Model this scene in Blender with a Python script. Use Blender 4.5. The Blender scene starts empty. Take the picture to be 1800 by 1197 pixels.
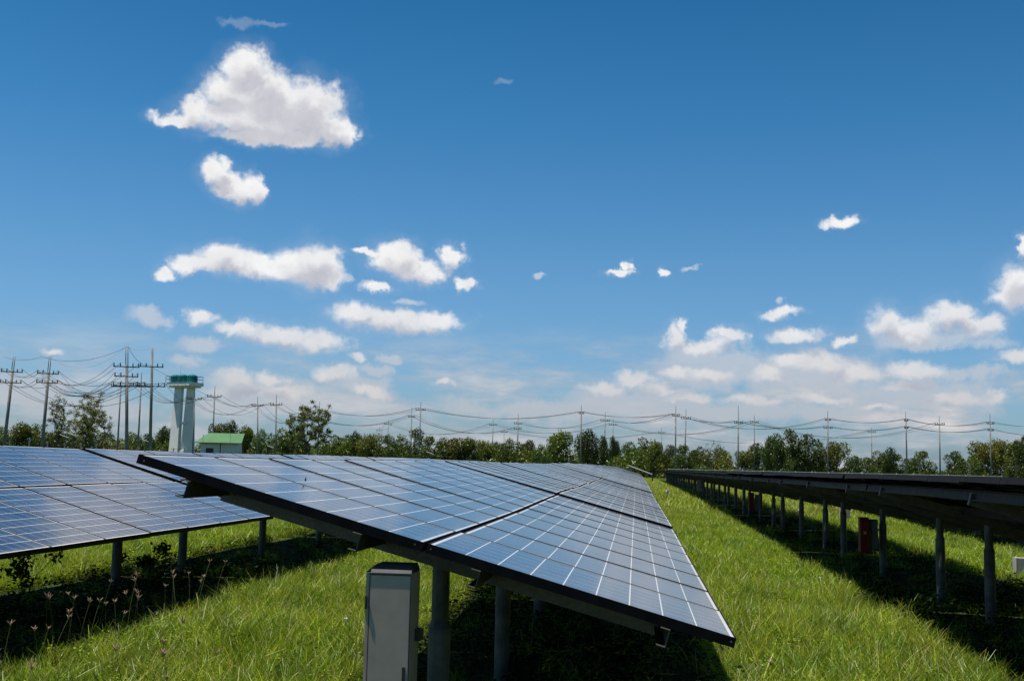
import bpy, bmesh, math, random
import numpy as np
from mathutils import Vector, Matrix, Euler

random.seed(7)
rng = np.random.default_rng(11)
SC = bpy.context.scene
COL = SC.collection
R = math.radians

# ---------------------------------------------------------------- camera
G0 = 0.90                                   # low panel edge above the ground
FOC, PITCH, ROLL, YAW = 1984.7, 0.11078, 0.022, -0.11124     # focal length in photo pixels (1800 wide)
CAM = Vector((-0.466, -5.389, 0.764 + G0))
F0 = Vector((math.sin(YAW), math.cos(YAW), 0)); R0 = Vector((math.cos(YAW), -math.sin(YAW), 0)); U0 = Vector((0, 0, 1))
FW = F0 * math.cos(PITCH) + U0 * math.sin(PITCH)
UP = U0 * math.cos(PITCH) - F0 * math.sin(PITCH)
CX = R0 * math.cos(ROLL) + UP * math.sin(ROLL)
CY = -R0 * math.sin(ROLL) + UP * math.cos(ROLL)
cd = bpy.data.cameras.new('camera'); cam = bpy.data.objects.new('camera', cd); COL.objects.link(cam)
cd.sensor_width = 36; cd.lens = 36 * FOC / 1800; cd.clip_start = 0.1; cd.clip_end = 6000
m = Matrix((CX, CY, -FW)).transposed().to_4x4(); m.translation = CAM
cam.matrix_world = m
SC.camera = cam

def ray(px, py):
    return (FW + CX * ((px - 900) / FOC) - CY * ((py - 598.5) / FOC))
def on_z(px, py, z):                        # where the sight line through a photo pixel meets a height
    d = ray(px, py); return CAM + d * ((z - CAM.z) / d.z)
def at_depth(px, py, dep):
    return CAM + ray(px, py) * dep
def azel(px, py):
    d = ray(px, py).normalized()
    return math.atan2(d.x, d.y), math.asin(d.z)

# ---------------------------------------------------------------- light
SUN_EL, SUN_AZ = R(73), R(-100)              # azimuth measured from +Y (along the rows) towards +X
sun_dir = Vector((math.sin(SUN_AZ) * math.cos(SUN_EL), math.cos(SUN_AZ) * math.cos(SUN_EL), math.sin(SUN_EL)))
sl = bpy.data.lights.new('sun', 'SUN'); sl.energy = 5.0; sl.angle = R(0.5); sl.color = (1.0, 0.95, 0.87)
so = bpy.data.objects.new('sun', sl); COL.objects.link(so); so.rotation_euler = sun_dir.to_track_quat('Z', 'Y').to_euler()
SC.view_settings.view_transform = 'Standard'; SC.view_settings.look = 'None'
SC.view_settings.exposure = 0.4; SC.view_settings.gamma = 1.0
SC.render.engine = 'CYCLES'
SC.cycles.max_bounces = 6; SC.cycles.diffuse_bounces = 2; SC.cycles.glossy_bounces = 3; SC.cycles.transmission_bounces = 3
SC.cycles.transparent_max_bounces = 8; SC.cycles.use_denoising = True
SC.render.filter_size = 1.3

W = bpy.data.worlds.new('World'); SC.world = W; W.use_nodes = True
nt = W.node_tree; nt.nodes.clear()
W.cycles.sampling_method = 'MANUAL'; W.cycles.sample_map_resolution = 512

class NB:                                    # a small node-building helper
    def __init__(s, tree): s.t = tree
    def n(s, typ, **kw):
        o = s.t.nodes.new(typ)
        for k, v in kw.items(): setattr(o, k, v)
        return o
    def put(s, sock, v):
        if isinstance(v, bpy.types.NodeSocket): s.t.links.new(v, sock)
        elif v is not None: sock.default_value = v
    def m(s, op, a, b=None, c=None, clamp=False):
        o = s.n('ShaderNodeMath', operation=op, use_clamp=clamp)
        s.put(o.inputs[0], a); s.put(o.inputs[1], b); s.put(o.inputs[2], c)
        return o.outputs[0]
    def v(s, op, a, b=None, c=None):
        o = s.n('ShaderNodeVectorMath', operation=op)
        s.put(o.inputs[0], a); s.put(o.inputs[1], b)
        if c is not None: s.put(o.inputs[2], c)
        return o.outputs['Value'] if op in ('LENGTH', 'DOT_PRODUCT', 'DISTANCE') else o.outputs[0]
    def noise(s, vec, scale, detail=4, rough=0.55, dim='3D', lac=2.0):
        o = s.n('ShaderNodeTexNoise', noise_dimensions=dim); s.put(o.inputs['Vector'], vec)
        o.inputs['Scale'].default_value = scale; o.inputs['Detail'].default_value = detail
        o.inputs['Roughness'].default_value = rough; o.inputs['Lacunarity'].default_value = lac
        return o
    def ramp(s, fac, stops, interp='LINEAR'):
        o = s.n('ShaderNodeValToRGB'); s.put(o.inputs[0], fac); cr = o.color_ramp; cr.interpolation = interp
        while len(cr.elements) < len(stops): cr.elements.new(0.5)
        for e, (p, c) in zip(cr.elements, stops): e.position = p; e.color = (*c, 1) if len(c) == 3 else c
        return o.outputs[0]
    def smooth(s, x, a, b, c=0.0, d=1.0):
        o = s.n('ShaderNodeMapRange', interpolation_type='SMOOTHSTEP'); s.put(o.inputs[0], x)
        for i, q in enumerate((a, b, c, d)): o.inputs[1 + i].default_value = q
        return o.outputs[0]
    def lin(s, x, a, b, c=0.0, d=1.0):
        o = s.n('ShaderNodeMapRange'); s.put(o.inputs[0], x)
        for i, q in enumerate((a, b, c, d)): o.inputs[1 + i].default_value = q
        return o.outputs[0]
    def mix(s, f, a, b, blend='MIX'):
        o = s.n('ShaderNodeMix', data_type='RGBA', blend_type=blend)
        s.put(o.inputs[0], f); s.put(o.inputs[6], a if isinstance(a, bpy.types.NodeSocket) else (*a, 1)); s.put(o.inputs[7], b if isinstance(b, bpy.types.NodeSocket) else (*b, 1))
        return o.outputs[2]

# clouds: each is a sum of soft puffs at a bearing and elevation in the sky (radians)
PUFF_SOLID = [(432,120,42,34),(402,162,52,30),(470,165,62,46),(525,190,80,48),(590,232,50,26),(450,212,120,30),(340,192,34,24),(312,208,42,11),(430,243,48,12),(505,240,85,20),(560,215,40,35),
 (378,303,30,22),(415,328,46,22),(452,330,24,24),
 (292,476,20,13),(335,463,36,16),(395,455,62,24),(460,470,62,22),(545,466,60,36),(572,492,38,20),
 (648,446,26,7),(695,455,46,28),(738,477,46,20),(668,506,28,9),(793,452,23,20),(812,495,16,12),
 (618,550,42,20),(685,560,95,23),(765,562,54,20),
 (355,557,26,15),(425,578,42,14),(490,590,72,22),(560,602,55,18),
 (104,616,26,8),(412,665,40,19),(588,658,40,17),(780,673,20,8),(626,629,16,9),(480,668,30,12),
 (1086,481,28,6),(1106,470,12,8),(1487,391,31,10),(1372,550,37,9),(1396,588,48,13),(1487,600,20,8),(1165,476,12,7),
 (1553,570,30,27),(1600,582,58,23),(1666,558,42,24),(1712,573,48,17),
 (1790,505,36,44),(1800,425,12,20),(1775,525,32,16),(1779,626,32,11),
 (1185,592,20,24),(1202,573,10,14),(1240,606,58,15),(1280,588,24,14),(1112,668,42,15),(1060,684,48,12),(1160,682,36,10),
 (1388,638,34,15),(1440,634,42,20),(1612,648,50,15),(1670,700,42,11),(1750,695,26,11),(1190,652,34,11),(1500,655,42,14),(1350,662,36,15),(1250,656,38,12),(1330,702,56,10),(1442,700,48,11),(1545,716,44,8),(415,690,52,11),(505,692,48,13),(652,690,36,10),(1210,700,44,9),(1600,676,40,9)]
PUFF_SOFT = [(266,556,42,15),(350,603,38,15),(327,636,30,13),(470,685,120,24),(640,682,70,22),(655,652,34,13),(680,632,20,8),(410,38,24,9),(468,41,44,5),(886,143,17,7),(1214,470,22,5),(948,487,14,5),
 (1225,625,62,30),(1260,650,120,40),(1430,660,160,40),(1600,690,150,34),(1140,705,180,26),(950,722,220,20),(500,712,200,24),(1700,655,60,16),(1300,725,320,22),(1377,528,14,9),(1650,601,110,14),(1500,640,40,14),(30,690,110,26),(170,715,120,24),(720,527,30,6),(620,490,20,9)]
def puff_group(name, puffs):
    g = bpy.data.node_groups.new(name, 'ShaderNodeTree')
    g.interface.new_socket('P', in_out='INPUT', socket_type='NodeSocketVector')
    g.interface.new_socket('D', in_out='OUTPUT', socket_type='NodeSocketFloat')
    b = NB(g); gi = b.n('NodeGroupInput'); go = b.n('NodeGroupOutput')
    cur = None
    for (x, y, rx, ry) in puffs:
        a, e = azel(x, y)
        sx, sy = FOC / rx * 0.97, FOC / ry * 0.97
        q = b.v('MULTIPLY_ADD', gi.outputs[0], (sx, sy, 0), (-a * sx, -e * sy, 0))
        L = b.v('LENGTH', q)
        cur = L if cur is None else b.m('SMOOTH_MIN', cur, L, 0.35)
    g.links.new(cur, go.inputs[0])
    return g
SKY_STR = 0.128
b = NB(nt)
tc = b.n('ShaderNodeTexCoord'); dirv = tc.outputs['Generated']
sky = b.n('ShaderNodeTexSky', sky_type='NISHITA'); sky.sun_disc = False
sky.sun_elevation = SUN_EL; sky.sun_rotation = SUN_AZ; sky.altitude = 200; sky.air_density = 1.0; sky.dust_density = 1.2; sky.ozone_density = 2.5
sep = b.n('ShaderNodeSeparateXYZ'); nt.links.new(dirv, sep.inputs[0])
az = b.m('ARCTAN2', sep.outputs[0], sep.outputs[1]); el = b.m('ARCSINE', sep.outputs[2])
cmb = b.n('ShaderNodeCombineXYZ'); nt.links.new(az, cmb.inputs[0]); nt.links.new(el, cmb.inputs[1])
P = cmb.outputs[0]
n1 = b.noise(P, 26, 6, 0.62); n2 = b.noise(P, 75, 4, 0.55)
w1 = b.v('SUBTRACT', n1.outputs['Color'], (0.5, 0.5, 0.5)); w2 = b.v('SUBTRACT', n2.outputs['Color'], (0.5, 0.5, 0.5)); n4 = b.noise(P, 170, 4, 0.6)
wp = b.v('MULTIPLY_ADD', w1, (0.046, 0.026, 0), P); wp = b.v('MULTIPLY_ADD', w2, (0.012, 0.010, 0), wp)
gS = puff_group('cloud_puffs', PUFF_SOLID); gF = puff_group('thin_cloud_puffs', PUFF_SOFT)
def call(g, vec):
    o = b.n('ShaderNodeGroup'); o.node_tree = g; nt.links.new(vec, o.inputs[0]); return o.outputs[0]
dS = call(gS, wp); dU = call(gS, b.v('ADD', wp, (-0.003, 0.013, 0))); dF = call(gF, wp)
fine = b.m('ADD', b.m('MULTIPLY_ADD', n2.outputs['Fac'], 0.85, -0.42), b.m('MULTIPLY_ADD', n4.outputs['Fac'], 0.18, -0.09))
dS2 = b.m('ADD', dS, fine)
mr = b.n('ShaderNodeMapRange', interpolation_type='SMOOTHSTEP'); nt.links.new(dS2, mr.inputs[0]); soft = b.smooth(el, 0.20, 0.03)
nt.links.new(b.m('MULTIPLY_ADD', soft, 0.10, 1.18), mr.inputs[1]); nt.links.new(b.m('MULTIPLY_ADD', soft, -0.35, 0.58), mr.inputs[2])
mS = b.m('MULTIPLY', mr.outputs[0], b.m('MULTIPLY_ADD', soft, -0.22, 1.0))
dF2 = b.m('ADD', dF, b.m('MULTIPLY_ADD', n1.outputs['Fac'], 2.2, -1.1))
mF = b.m('MULTIPLY', b.smooth(dF2, 1.2, 0.35), b.smooth(el, 0.34, 0.22, 0.22, 0.74))
halo = b.m('MULTIPLY', b.smooth(b.m('ADD', dS, b.m('MULTIPLY_ADD', n1.outputs['Fac'], 1.4, -0.7)), 1.7, 0.9), 0.10)
bankn = b.noise(b.v('MULTIPLY', P, (9.0, 34.0, 1.0)), 1.0, 6, 0.6)
bank = b.m('MULTIPLY', b.smooth(bankn.outputs['Fac'], 0.40, 0.62), b.m('MULTIPLY', b.smooth(el, 0.135, 0.05), b.lin(az, -0.75, 0.25, 0.40, 1.0)))
# clouds elsewhere round the sky
vn = b.v('DIVIDE', dirv, None); pl = b.n('ShaderNodeCombineXYZ')
zz = b.m('ADD', b.m('ABSOLUTE', sep.outputs[2]), 0.12)
nt.links.new(b.m('DIVIDE', sep.outputs[0], zz), pl.inputs[0]); nt.links.new(b.m('DIVIDE', sep.outputs[1], zz), pl.inputs[1])
n3 = b.noise(pl.outputs[0], 1.5, 7, 0.6); nt.nodes.remove(vn.node)
outm = b.m('MAXIMUM', b.smooth(b.m('ABSOLUTE', b.m('ADD', az, 0.10)), 0.50, 0.62), b.smooth(el, 0.48, 0.60))
mO = b.m('MULTIPLY', b.smooth(n3.outputs['Fac'], 0.52, 0.66), outm)
mO = b.m('MULTIPLY', mO, b.smooth(el, 0.0, 0.06))
low = b.smooth(el, 0.16, 0.02)               # clouds near the horizon are dimmer and warmer
shade = b.m('ADD', b.m('MULTIPLY', b.smooth(b.m('MULTIPLY_ADD', n2.outputs['Fac'], 0.7, b.m('ADD', dU, -0.35)), 0.30, 1.05), 0.75), b.m('MULTIPLY', b.smooth(n1.outputs['Fac'], 0.35, 0.65), 0.25), clamp=True)
c_lit = b.mix(low, (0.70, 0.70, 0.70), (0.50, 0.475, 0.47)); c_dark = b.mix(low, (0.40, 0.405, 0.45), (0.29, 0.315, 0.37))
c_solid = b.mix(shade, c_dark, c_lit)
c_soft = b.mix(low, (0.44, 0.49, 0.55), (0.37, 0.385, 0.42))
# sky colour: Nishita, deepened a little
hs = b.n('ShaderNodeHueSaturation'); hs.inputs['Saturation'].default_value = 1.0; hs.inputs['Value'].default_value = 1.0; hs.inputs['Hue'].default_value = 0.5
nt.links.new(sky.outputs[0], hs.inputs['Color'])
tint = b.ramp(b.lin(el, 0.0, 1.0), [(0.0, (0.42, 0.55, 0.74)), (0.175, (0.29, 0.52, 0.665)), (0.30, (0.155, 0.45, 0.61)), (0.46, (0.06, 0.34, 0.50)), (0.85, (0.04, 0.17, 0.26))])
skyc = b.v('SCALE', b.v('MULTIPLY', hs.outputs[0], tint)); skyc.node.inputs['Scale'].default_value = SKY_STR
hz = b.mix(b.m('MULTIPLY', b.smooth(el, 0.20, 0.0), 0.0), skyc, (0.36, 0.44, 0.52))
c1 = b.mix(b.m('MULTIPLY', mO, 0.6), hz, (0.46, 0.48, 0.52))
c_bank = b.mix(b.smooth(bankn.outputs['Fac'], 0.5, 0.75), (0.35, 0.375, 0.42), (0.56, 0.54, 0.53)); c2 = b.mix(b.m('MAXIMUM', mF, halo), b.mix(bank, c1, c_bank), c_soft); c3 = b.mix(mS, c2, c_solid)
bg1 = b.n('ShaderNodeBackground'); nt.links.new(c3, bg1.inputs[0])
bg2 = b.n('ShaderNodeBackground'); nt.links.new(c1, bg2.inputs[0])
infront = b.m('MULTIPLY', b.m('LESS_THAN', b.m('ABSOLUTE', b.m('ADD', az, 0.10)), 0.62), b.m('LESS_THAN', b.m('ABSOLUTE', el), 0.55))
mx = b.n('ShaderNodeMixShader'); nt.links.new(infront, mx.inputs[0]); nt.links.new(bg2.outputs[0], mx.inputs[1]); nt.links.new(bg1.outputs[0], mx.inputs[2])
wo = b.n('ShaderNodeOutputWorld'); nt.links.new(mx.outputs[0], wo.inputs[0])

# ---------------------------------------------------------------- materials
def mat(name, fn):
    M = bpy.data.materials.new(name); M.use_nodes = True; t = M.node_tree; t.nodes.clear()
    q = NB(t); out = q.n('ShaderNodeOutputMaterial'); s = fn(q); t.links.new(s, out.inputs[0]); return M
def pbsdf(q, col, rough=0.5, metal=0.0, spec=0.5, normal=None, coat=0):
    p = q.n('ShaderNodeBsdfPrincipled')
    q.put(p.inputs['Base Color'], col if isinstance(col, bpy.types.NodeSocket) else (*col, 1))
    q.put(p.inputs['Roughness'], rough); q.put(p.inputs['Metallic'], metal); p.inputs['Specular IOR Level'].default_value = spec
    p.inputs['Coat Weight'].default_value = coat
    if normal is not None: q.t.links.new(normal, p.inputs['Normal'])
    return p
def bump(q, h, st=0.3, dist=0.01):
    o = q.n('ShaderNodeBump'); q.put(o.inputs['Height'], h); o.inputs['Strength'].default_value = st; o.inputs['Distance'].default_value = dist
    return o.outputs[0]
def objco(q): return q.n('ShaderNodeTexCoord').outputs['Object']

def galv(q):
    v = objco(q); n = q.noise(v, 9, 6, 0.7); n2 = q.noise(v, 60, 2, 0.5)
    f = q.m('MULTIPLY_ADD', n2.outputs['Fac'], 0.35, q.m('MULTIPLY', n.outputs['Fac'], 0.65))
    c = q.ramp(f, [(0.3, (0.075, 0.070, 0.060)), (0.5, (0.135, 0.130, 0.115)), (0.7, (0.20, 0.20, 0.185))])
    return pbsdf(q, c, q.lin(n.outputs['Fac'], 0.3, 0.7, 0.4, 0.65), 0.35, 0.3).outputs[0]
def frame_black(q):
    v = objco(q); n = q.noise(v, 14, 4)
    return pbsdf(q, q.ramp(n.outputs['Fac'], [(0.3, (0.005, 0.005, 0.006)), (0.7, (0.013, 0.012, 0.012))]), 0.6, 0.0, 0.08).outputs[0]
MW, ML = 0.989, 1.50                          # module width (along the row) and length (up the slope)
def cells(q):
    # object coordinates of a module: x runs along the row, y up the slope, origin at the module's corner
    v = objco(q); s = q.n('ShaderNodeSeparateXYZ'); q.put(s.inputs[0], v)
    mgx, mgy = 0.020, 0.024
    cx = q.m('DIVIDE', q.m('SUBTRACT', s.outputs[0], mgx), (MW - 2 * mgx) / 6)
    cy = q.m('DIVIDE', q.m('SUBTRACT', s.outputs[1], mgy), (ML - 2 * mgy) / 9)
    def edge(c, w):                           # 1 on the gap between cells
        fr = q.m('FRACT', c); d = q.m('MINIMUM', fr, q.m('SUBTRACT', 1.0, fr)); return q.m('LESS_THAN', d, w)
    gx = edge(cx, 0.014); gy = edge(cy, 0.019)
    bus = q.m('LESS_THAN', q.m('ABSOLUTE', q.m('SUBTRACT', q.m('FRACT', q.m('MULTIPLY', cx, 2.0)), 0.5)), 0.016)
    outx = q.m('ADD', q.m('LESS_THAN', cx, 0.0), q.m('GREATER_THAN', cx, 6.0)); outy = q.m('ADD', q.m('LESS_THAN', cy, 0.0), q.m('GREATER_THAN', cy, 9.0))
    white = q.m('ADD', q.m('ADD', gy, outy), outx, clamp=True)
    ox = q.n('ShaderNodeObjectInfo')
    cell = q.n('ShaderNodeTexWhiteNoise', noise_dimensions='4D')
    fl = q.n('ShaderNodeCombineXYZ'); q.put(fl.inputs[0], q.m('FLOOR', cx)); q.put(fl.inputs[1], q.m('FLOOR', cy)); q.put(cell.inputs['Vector'], fl.outputs[0]); q.put(cell.inputs['W'], q.m('MULTIPLY', ox.outputs['Random'], 37.0))
    cr = q.n('ShaderNodeTexVoronoi'); q.put(cr.inputs['Vector'], v); cr.inputs['Scale'].default_value = 75
    g = q.m('ADD', q.m('MULTIPLY', cell.outputs[0], 0.6), q.m('MULTIPLY', q.n('ShaderNodeSeparateColor').outputs[0], 0.0))
    sc = q.n('ShaderNodeSeparateColor'); q.put(sc.inputs[0], cr.outputs['Color'])
    g = q.m('ADD', g, q.m('MULTIPLY', sc.outputs[0], 0.4))
    g = q.m('ADD', q.m('MULTIPLY', g, 0.7), q.m('MULTIPLY', ox.outputs['Random'], 0.3))
    blue = q.ramp(g, [(0.1, (0.010, 0.019, 0.042)), (0.9, (0.022, 0.039, 0.078))])
    c = q.mix(q.m('MULTIPLY', gx, 0.8), blue, (0.50, 0.52, 0.55)); c = q.mix(q.m('MULTIPLY', bus, 0.30), c, (0.5, 0.52, 0.55)); c = q.mix(white, c, (0.66, 0.64, 0.62))
    du = q.noise(v, 1.6, 5, 0.6)
    dust = q.m('MULTIPLY', q.smooth(du.outputs['Fac'], 0.35, 0.75), 0.13)
    c = q.mix(dust, c, (0.42, 0.38, 0.33))
    sv = q.v('ADD', v, q.n('ShaderNodeCombineXYZ').outputs[0]); off_ = q.n('ShaderNodeCombineXYZ'); q.put(off_.inputs[0], q.m('MULTIPLY', ox.outputs['Random'], 50.0)); sv = q.v('ADD', v, off_.outputs[0])
    st_ = q.noise(q.v('MULTIPLY', sv, (34.0, 1.6, 1.0)), 1.0, 5, 0.6)
    c = q.mix(q.m('MULTIPLY', q.smooth(st_.outputs['Fac'], 0.5, 0.8), 0.16), c, (0.45, 0.42, 0.37))
    ed = q.m('MULTIPLY', q.lin(s.outputs[1], 0.0, 0.10, 1.0, 0.0), q.smooth(q.noise(sv, 12, 4).outputs['Fac'], 0.3, 0.7)); c = q.mix(q.m('MULTIPLY', ed, 0.35), c, (0.38, 0.34, 0.28))
    dp = q.noise(sv, 7.0, 3, 0.5); c = q.mix(q.m('MULTIPLY', q.smooth(dp.outputs['Fac'], 0.79, 0.81), 0.7), c, (0.65, 0.64, 0.60))
    return pbsdf(q, c, q.lin(du.outputs['Fac'], 0.3, 0.7, 0.10, 0.17), 0.0, 0.6).outputs[0]
def cabinet_grey(q):
    v = objco(q); n = q.noise(v, 6, 5, 0.6)
    return pbsdf(q, q.ramp(n.outputs['Fac'], [(0.35, (0.36, 0.31, 0.25)), (0.65, (0.43, 0.37, 0.305))]), 0.55, 0, 0.3).outputs[0]
def plain(c0, c1, scale=5, rough=0.6, metal=0.0, spec=0.3):
    def f(q):
        n = q.noise(objco(q), scale, 5, 0.6); return pbsdf(q, q.ramp(n.outputs['Fac'], [(0.3, c0), (0.7, c1)]), rough, metal, spec).outputs[0]
    return f
def leafy(patchy=False, trans=0.4, gain=1.0, tcol=(1.25, 1.2, 0.5), gloss=0.05, rough=0.4):
    def f(q):
        a = q.n('ShaderNodeAttribute', attribute_name='Col'); oi = q.n('ShaderNodeObjectInfo')
        h = q.n('ShaderNodeHueSaturation'); q.put(h.inputs['Hue'], q.lin(oi.outputs['Random'], 0, 1, 0.485, 0.515)); q.put(h.inputs['Value'], q.lin(oi.outputs['Random'], 0, 1, 0.8 * gain, 1.2 * gain)); q.put(h.inputs['Color'], a.outputs['Color'])
        c = h.outputs[0]
        if patchy:                              # drier and lusher patches of the meadow
            pos = q.n('ShaderNodeNewGeometry').outputs['Position']; pn = q.noise(pos, 0.55, 5, 0.65); pm = q.noise(pos, 2.4, 3, 0.6)
            c = q.mix(q.m('MULTIPLY', q.smooth(pn.outputs['Fac'], 0.48, 0.72), 0.2), c, (0.34, 0.30, 0.10))
            c = q.v('MULTIPLY', c, q.ramp(pm.outputs['Fac'], [(0.32, (0.62, 0.70, 0.7)), (0.62, (1.3, 1.22, 1.0))]))
        d = q.n('ShaderNodeBsdfDiffuse'); q.put(d.inputs[0], c)
        t = q.n('ShaderNodeBsdfTranslucent'); q.put(t.inputs[0], q.v('MULTIPLY', c, tcol))
        mx = q.n('ShaderNodeMixShader'); mx.inputs[0].default_value = trans; q.t.links.new(d.outputs[0], mx.inputs[1]); q.t.links.new(t.outputs[0], mx.inputs[2])
        g = q.n('ShaderNodeBsdfGlossy'); g.inputs['Roughness'].default_value = rough; g.inputs[0].default_value = (0.9, 1, 0.8, 1)
        m2 = q.n('ShaderNodeMixShader'); m2.inputs[0].default_value = gloss; q.t.links.new(mx.outputs[0], m2.inputs[1]); q.t.links.new(g.outputs[0], m2.inputs[2])
        return m2.outputs[0]
    return f
def ground_mat(q):
    v = q.n('ShaderNodeNewGeometry').outputs['Position']
    a = q.noise(v, 0.35, 6, 0.65); c = q.noise(v, 9, 6, 0.7); e = q.noise(v, 60, 3, 0.6)
    f = q.m('ADD', q.m('MULTIPLY', a.outputs['Fac'], 0.4), q.m('ADD', q.m('MULTIPLY', c.outputs['Fac'], 0.35), q.m('MULTIPLY', e.outputs['Fac'], 0.25)))
    col = q.ramp(f, [(0.36, (0.012, 0.018, 0.005)), (0.46, (0.025, 0.038, 0.008)), (0.56, (0.045, 0.065, 0.014)), (0.66, (0.08, 0.08, 0.03))])
    return pbsdf(q, col, 0.95, 0, 0.1, bump(q, f, 0.8, 0.06)).outputs[0]
def roof_green(q):
    v = objco(q); s = q.n('ShaderNodeSeparateXYZ'); q.put(s.inputs[0], v)
    wv = q.m('FRACT', q.m('MULTIPLY', s.outputs[0], 3.0)); n = q.noise(v, 0.8, 4)
    c = q.ramp(n.outputs['Fac'], [(0.3, (0.025, 0.12, 0.03)), (0.7, (0.04, 0.165, 0.045))])
    return pbsdf(q, q.mix(q.m('MULTIPLY', q.m('LESS_THAN', wv, 0.15), 0.35), c, (0.012, 0.07, 0.02)), 0.5, 0, 0.4).outputs[0]

M_GALV = mat('galvanised_steel', galv); M_POST = mat('post_steel', plain((0.055, 0.06, 0.056), (0.15, 0.155, 0.14), 7, 0.55, 0.3, 0.3)); M_PURL = mat('shaded_purlin_steel', plain((0.045, 0.042, 0.036), (0.085, 0.082, 0.072), 9, 0.6, 0.2, 0.2)); M_FRAME = mat('black_aluminium', frame_black); M_CELL = mat('solar_cells', cells)  # purlin steel is a darker galvanised copy, shade put into its colour
M_CAB = mat('grey_enclosure', cabinet_grey); M_CABG = mat('dull_grey_enclosure', plain((0.10, 0.11, 0.10), (0.15, 0.16, 0.15), 6)); M_CABD = mat('dark_enclosure', plain((0.05, 0.05, 0.05), (0.08, 0.08, 0.08)))
M_RED = mat('red_enclosure', plain((0.15, 0.009, 0.006), (0.21, 0.014, 0.009), 8, 0.65)); M_WHITE = mat('white_paint', plain((0.62, 0.61, 0.58), (0.75, 0.74, 0.71), 3))
M_CONC = mat('concrete', plain((0.26, 0.26, 0.24), (0.40, 0.395, 0.37), 2.5, 0.85)); M_CONCP = mat('tower_concrete', plain((0.70, 0.70, 0.64), (0.84, 0.83, 0.76), 0.9, 0.8))
M_TANK = mat('teal_plastic', plain((0.0, 0.11, 0.12), (0.0, 0.17, 0.18), 2, 0.35)); M_ROOF = mat('green_roof', roof_green)
M_WALL = mat('pale_wall', plain((0.58, 0.62, 0.55), (0.70, 0.72, 0.66), 1.2, 0.85)); M_DARK = mat('dark_metal', plain((0.02, 0.02, 0.02), (0.05, 0.05, 0.05), 5, 0.5))
M_WIRE = mat('wire', plain((0.015, 0.015, 0.017), (0.03, 0.03, 0.03), 5, 0.6)); M_INS = mat('insulator', plain((0.04, 0.025, 0.02), (0.07, 0.045, 0.035), 5, 0.3))
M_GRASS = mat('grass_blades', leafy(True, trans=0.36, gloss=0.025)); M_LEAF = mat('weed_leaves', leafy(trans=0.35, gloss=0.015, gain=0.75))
M_TREE = mat('tree_leaves', leafy(trans=0.30, gloss=0.03)); M_BARK = mat('bark', plain((0.055, 0.042, 0.03), (0.12, 0.10, 0.08), 3, 0.9))
M_GROUND = mat('grassy_soil', ground_mat); M_YEL = mat('yellow_label', plain((0.6, 0.45, 0.03), (0.7, 0.5, 0.05))); M_PETAL = mat('pale_petals', plain((0.55, 0.50, 0.75), (0.75, 0.72, 0.85)))
M_POLEC = mat('pole_concrete', plain((0.15, 0.15, 0.135), (0.28, 0.275, 0.25), 1.2, 0.85))

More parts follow.
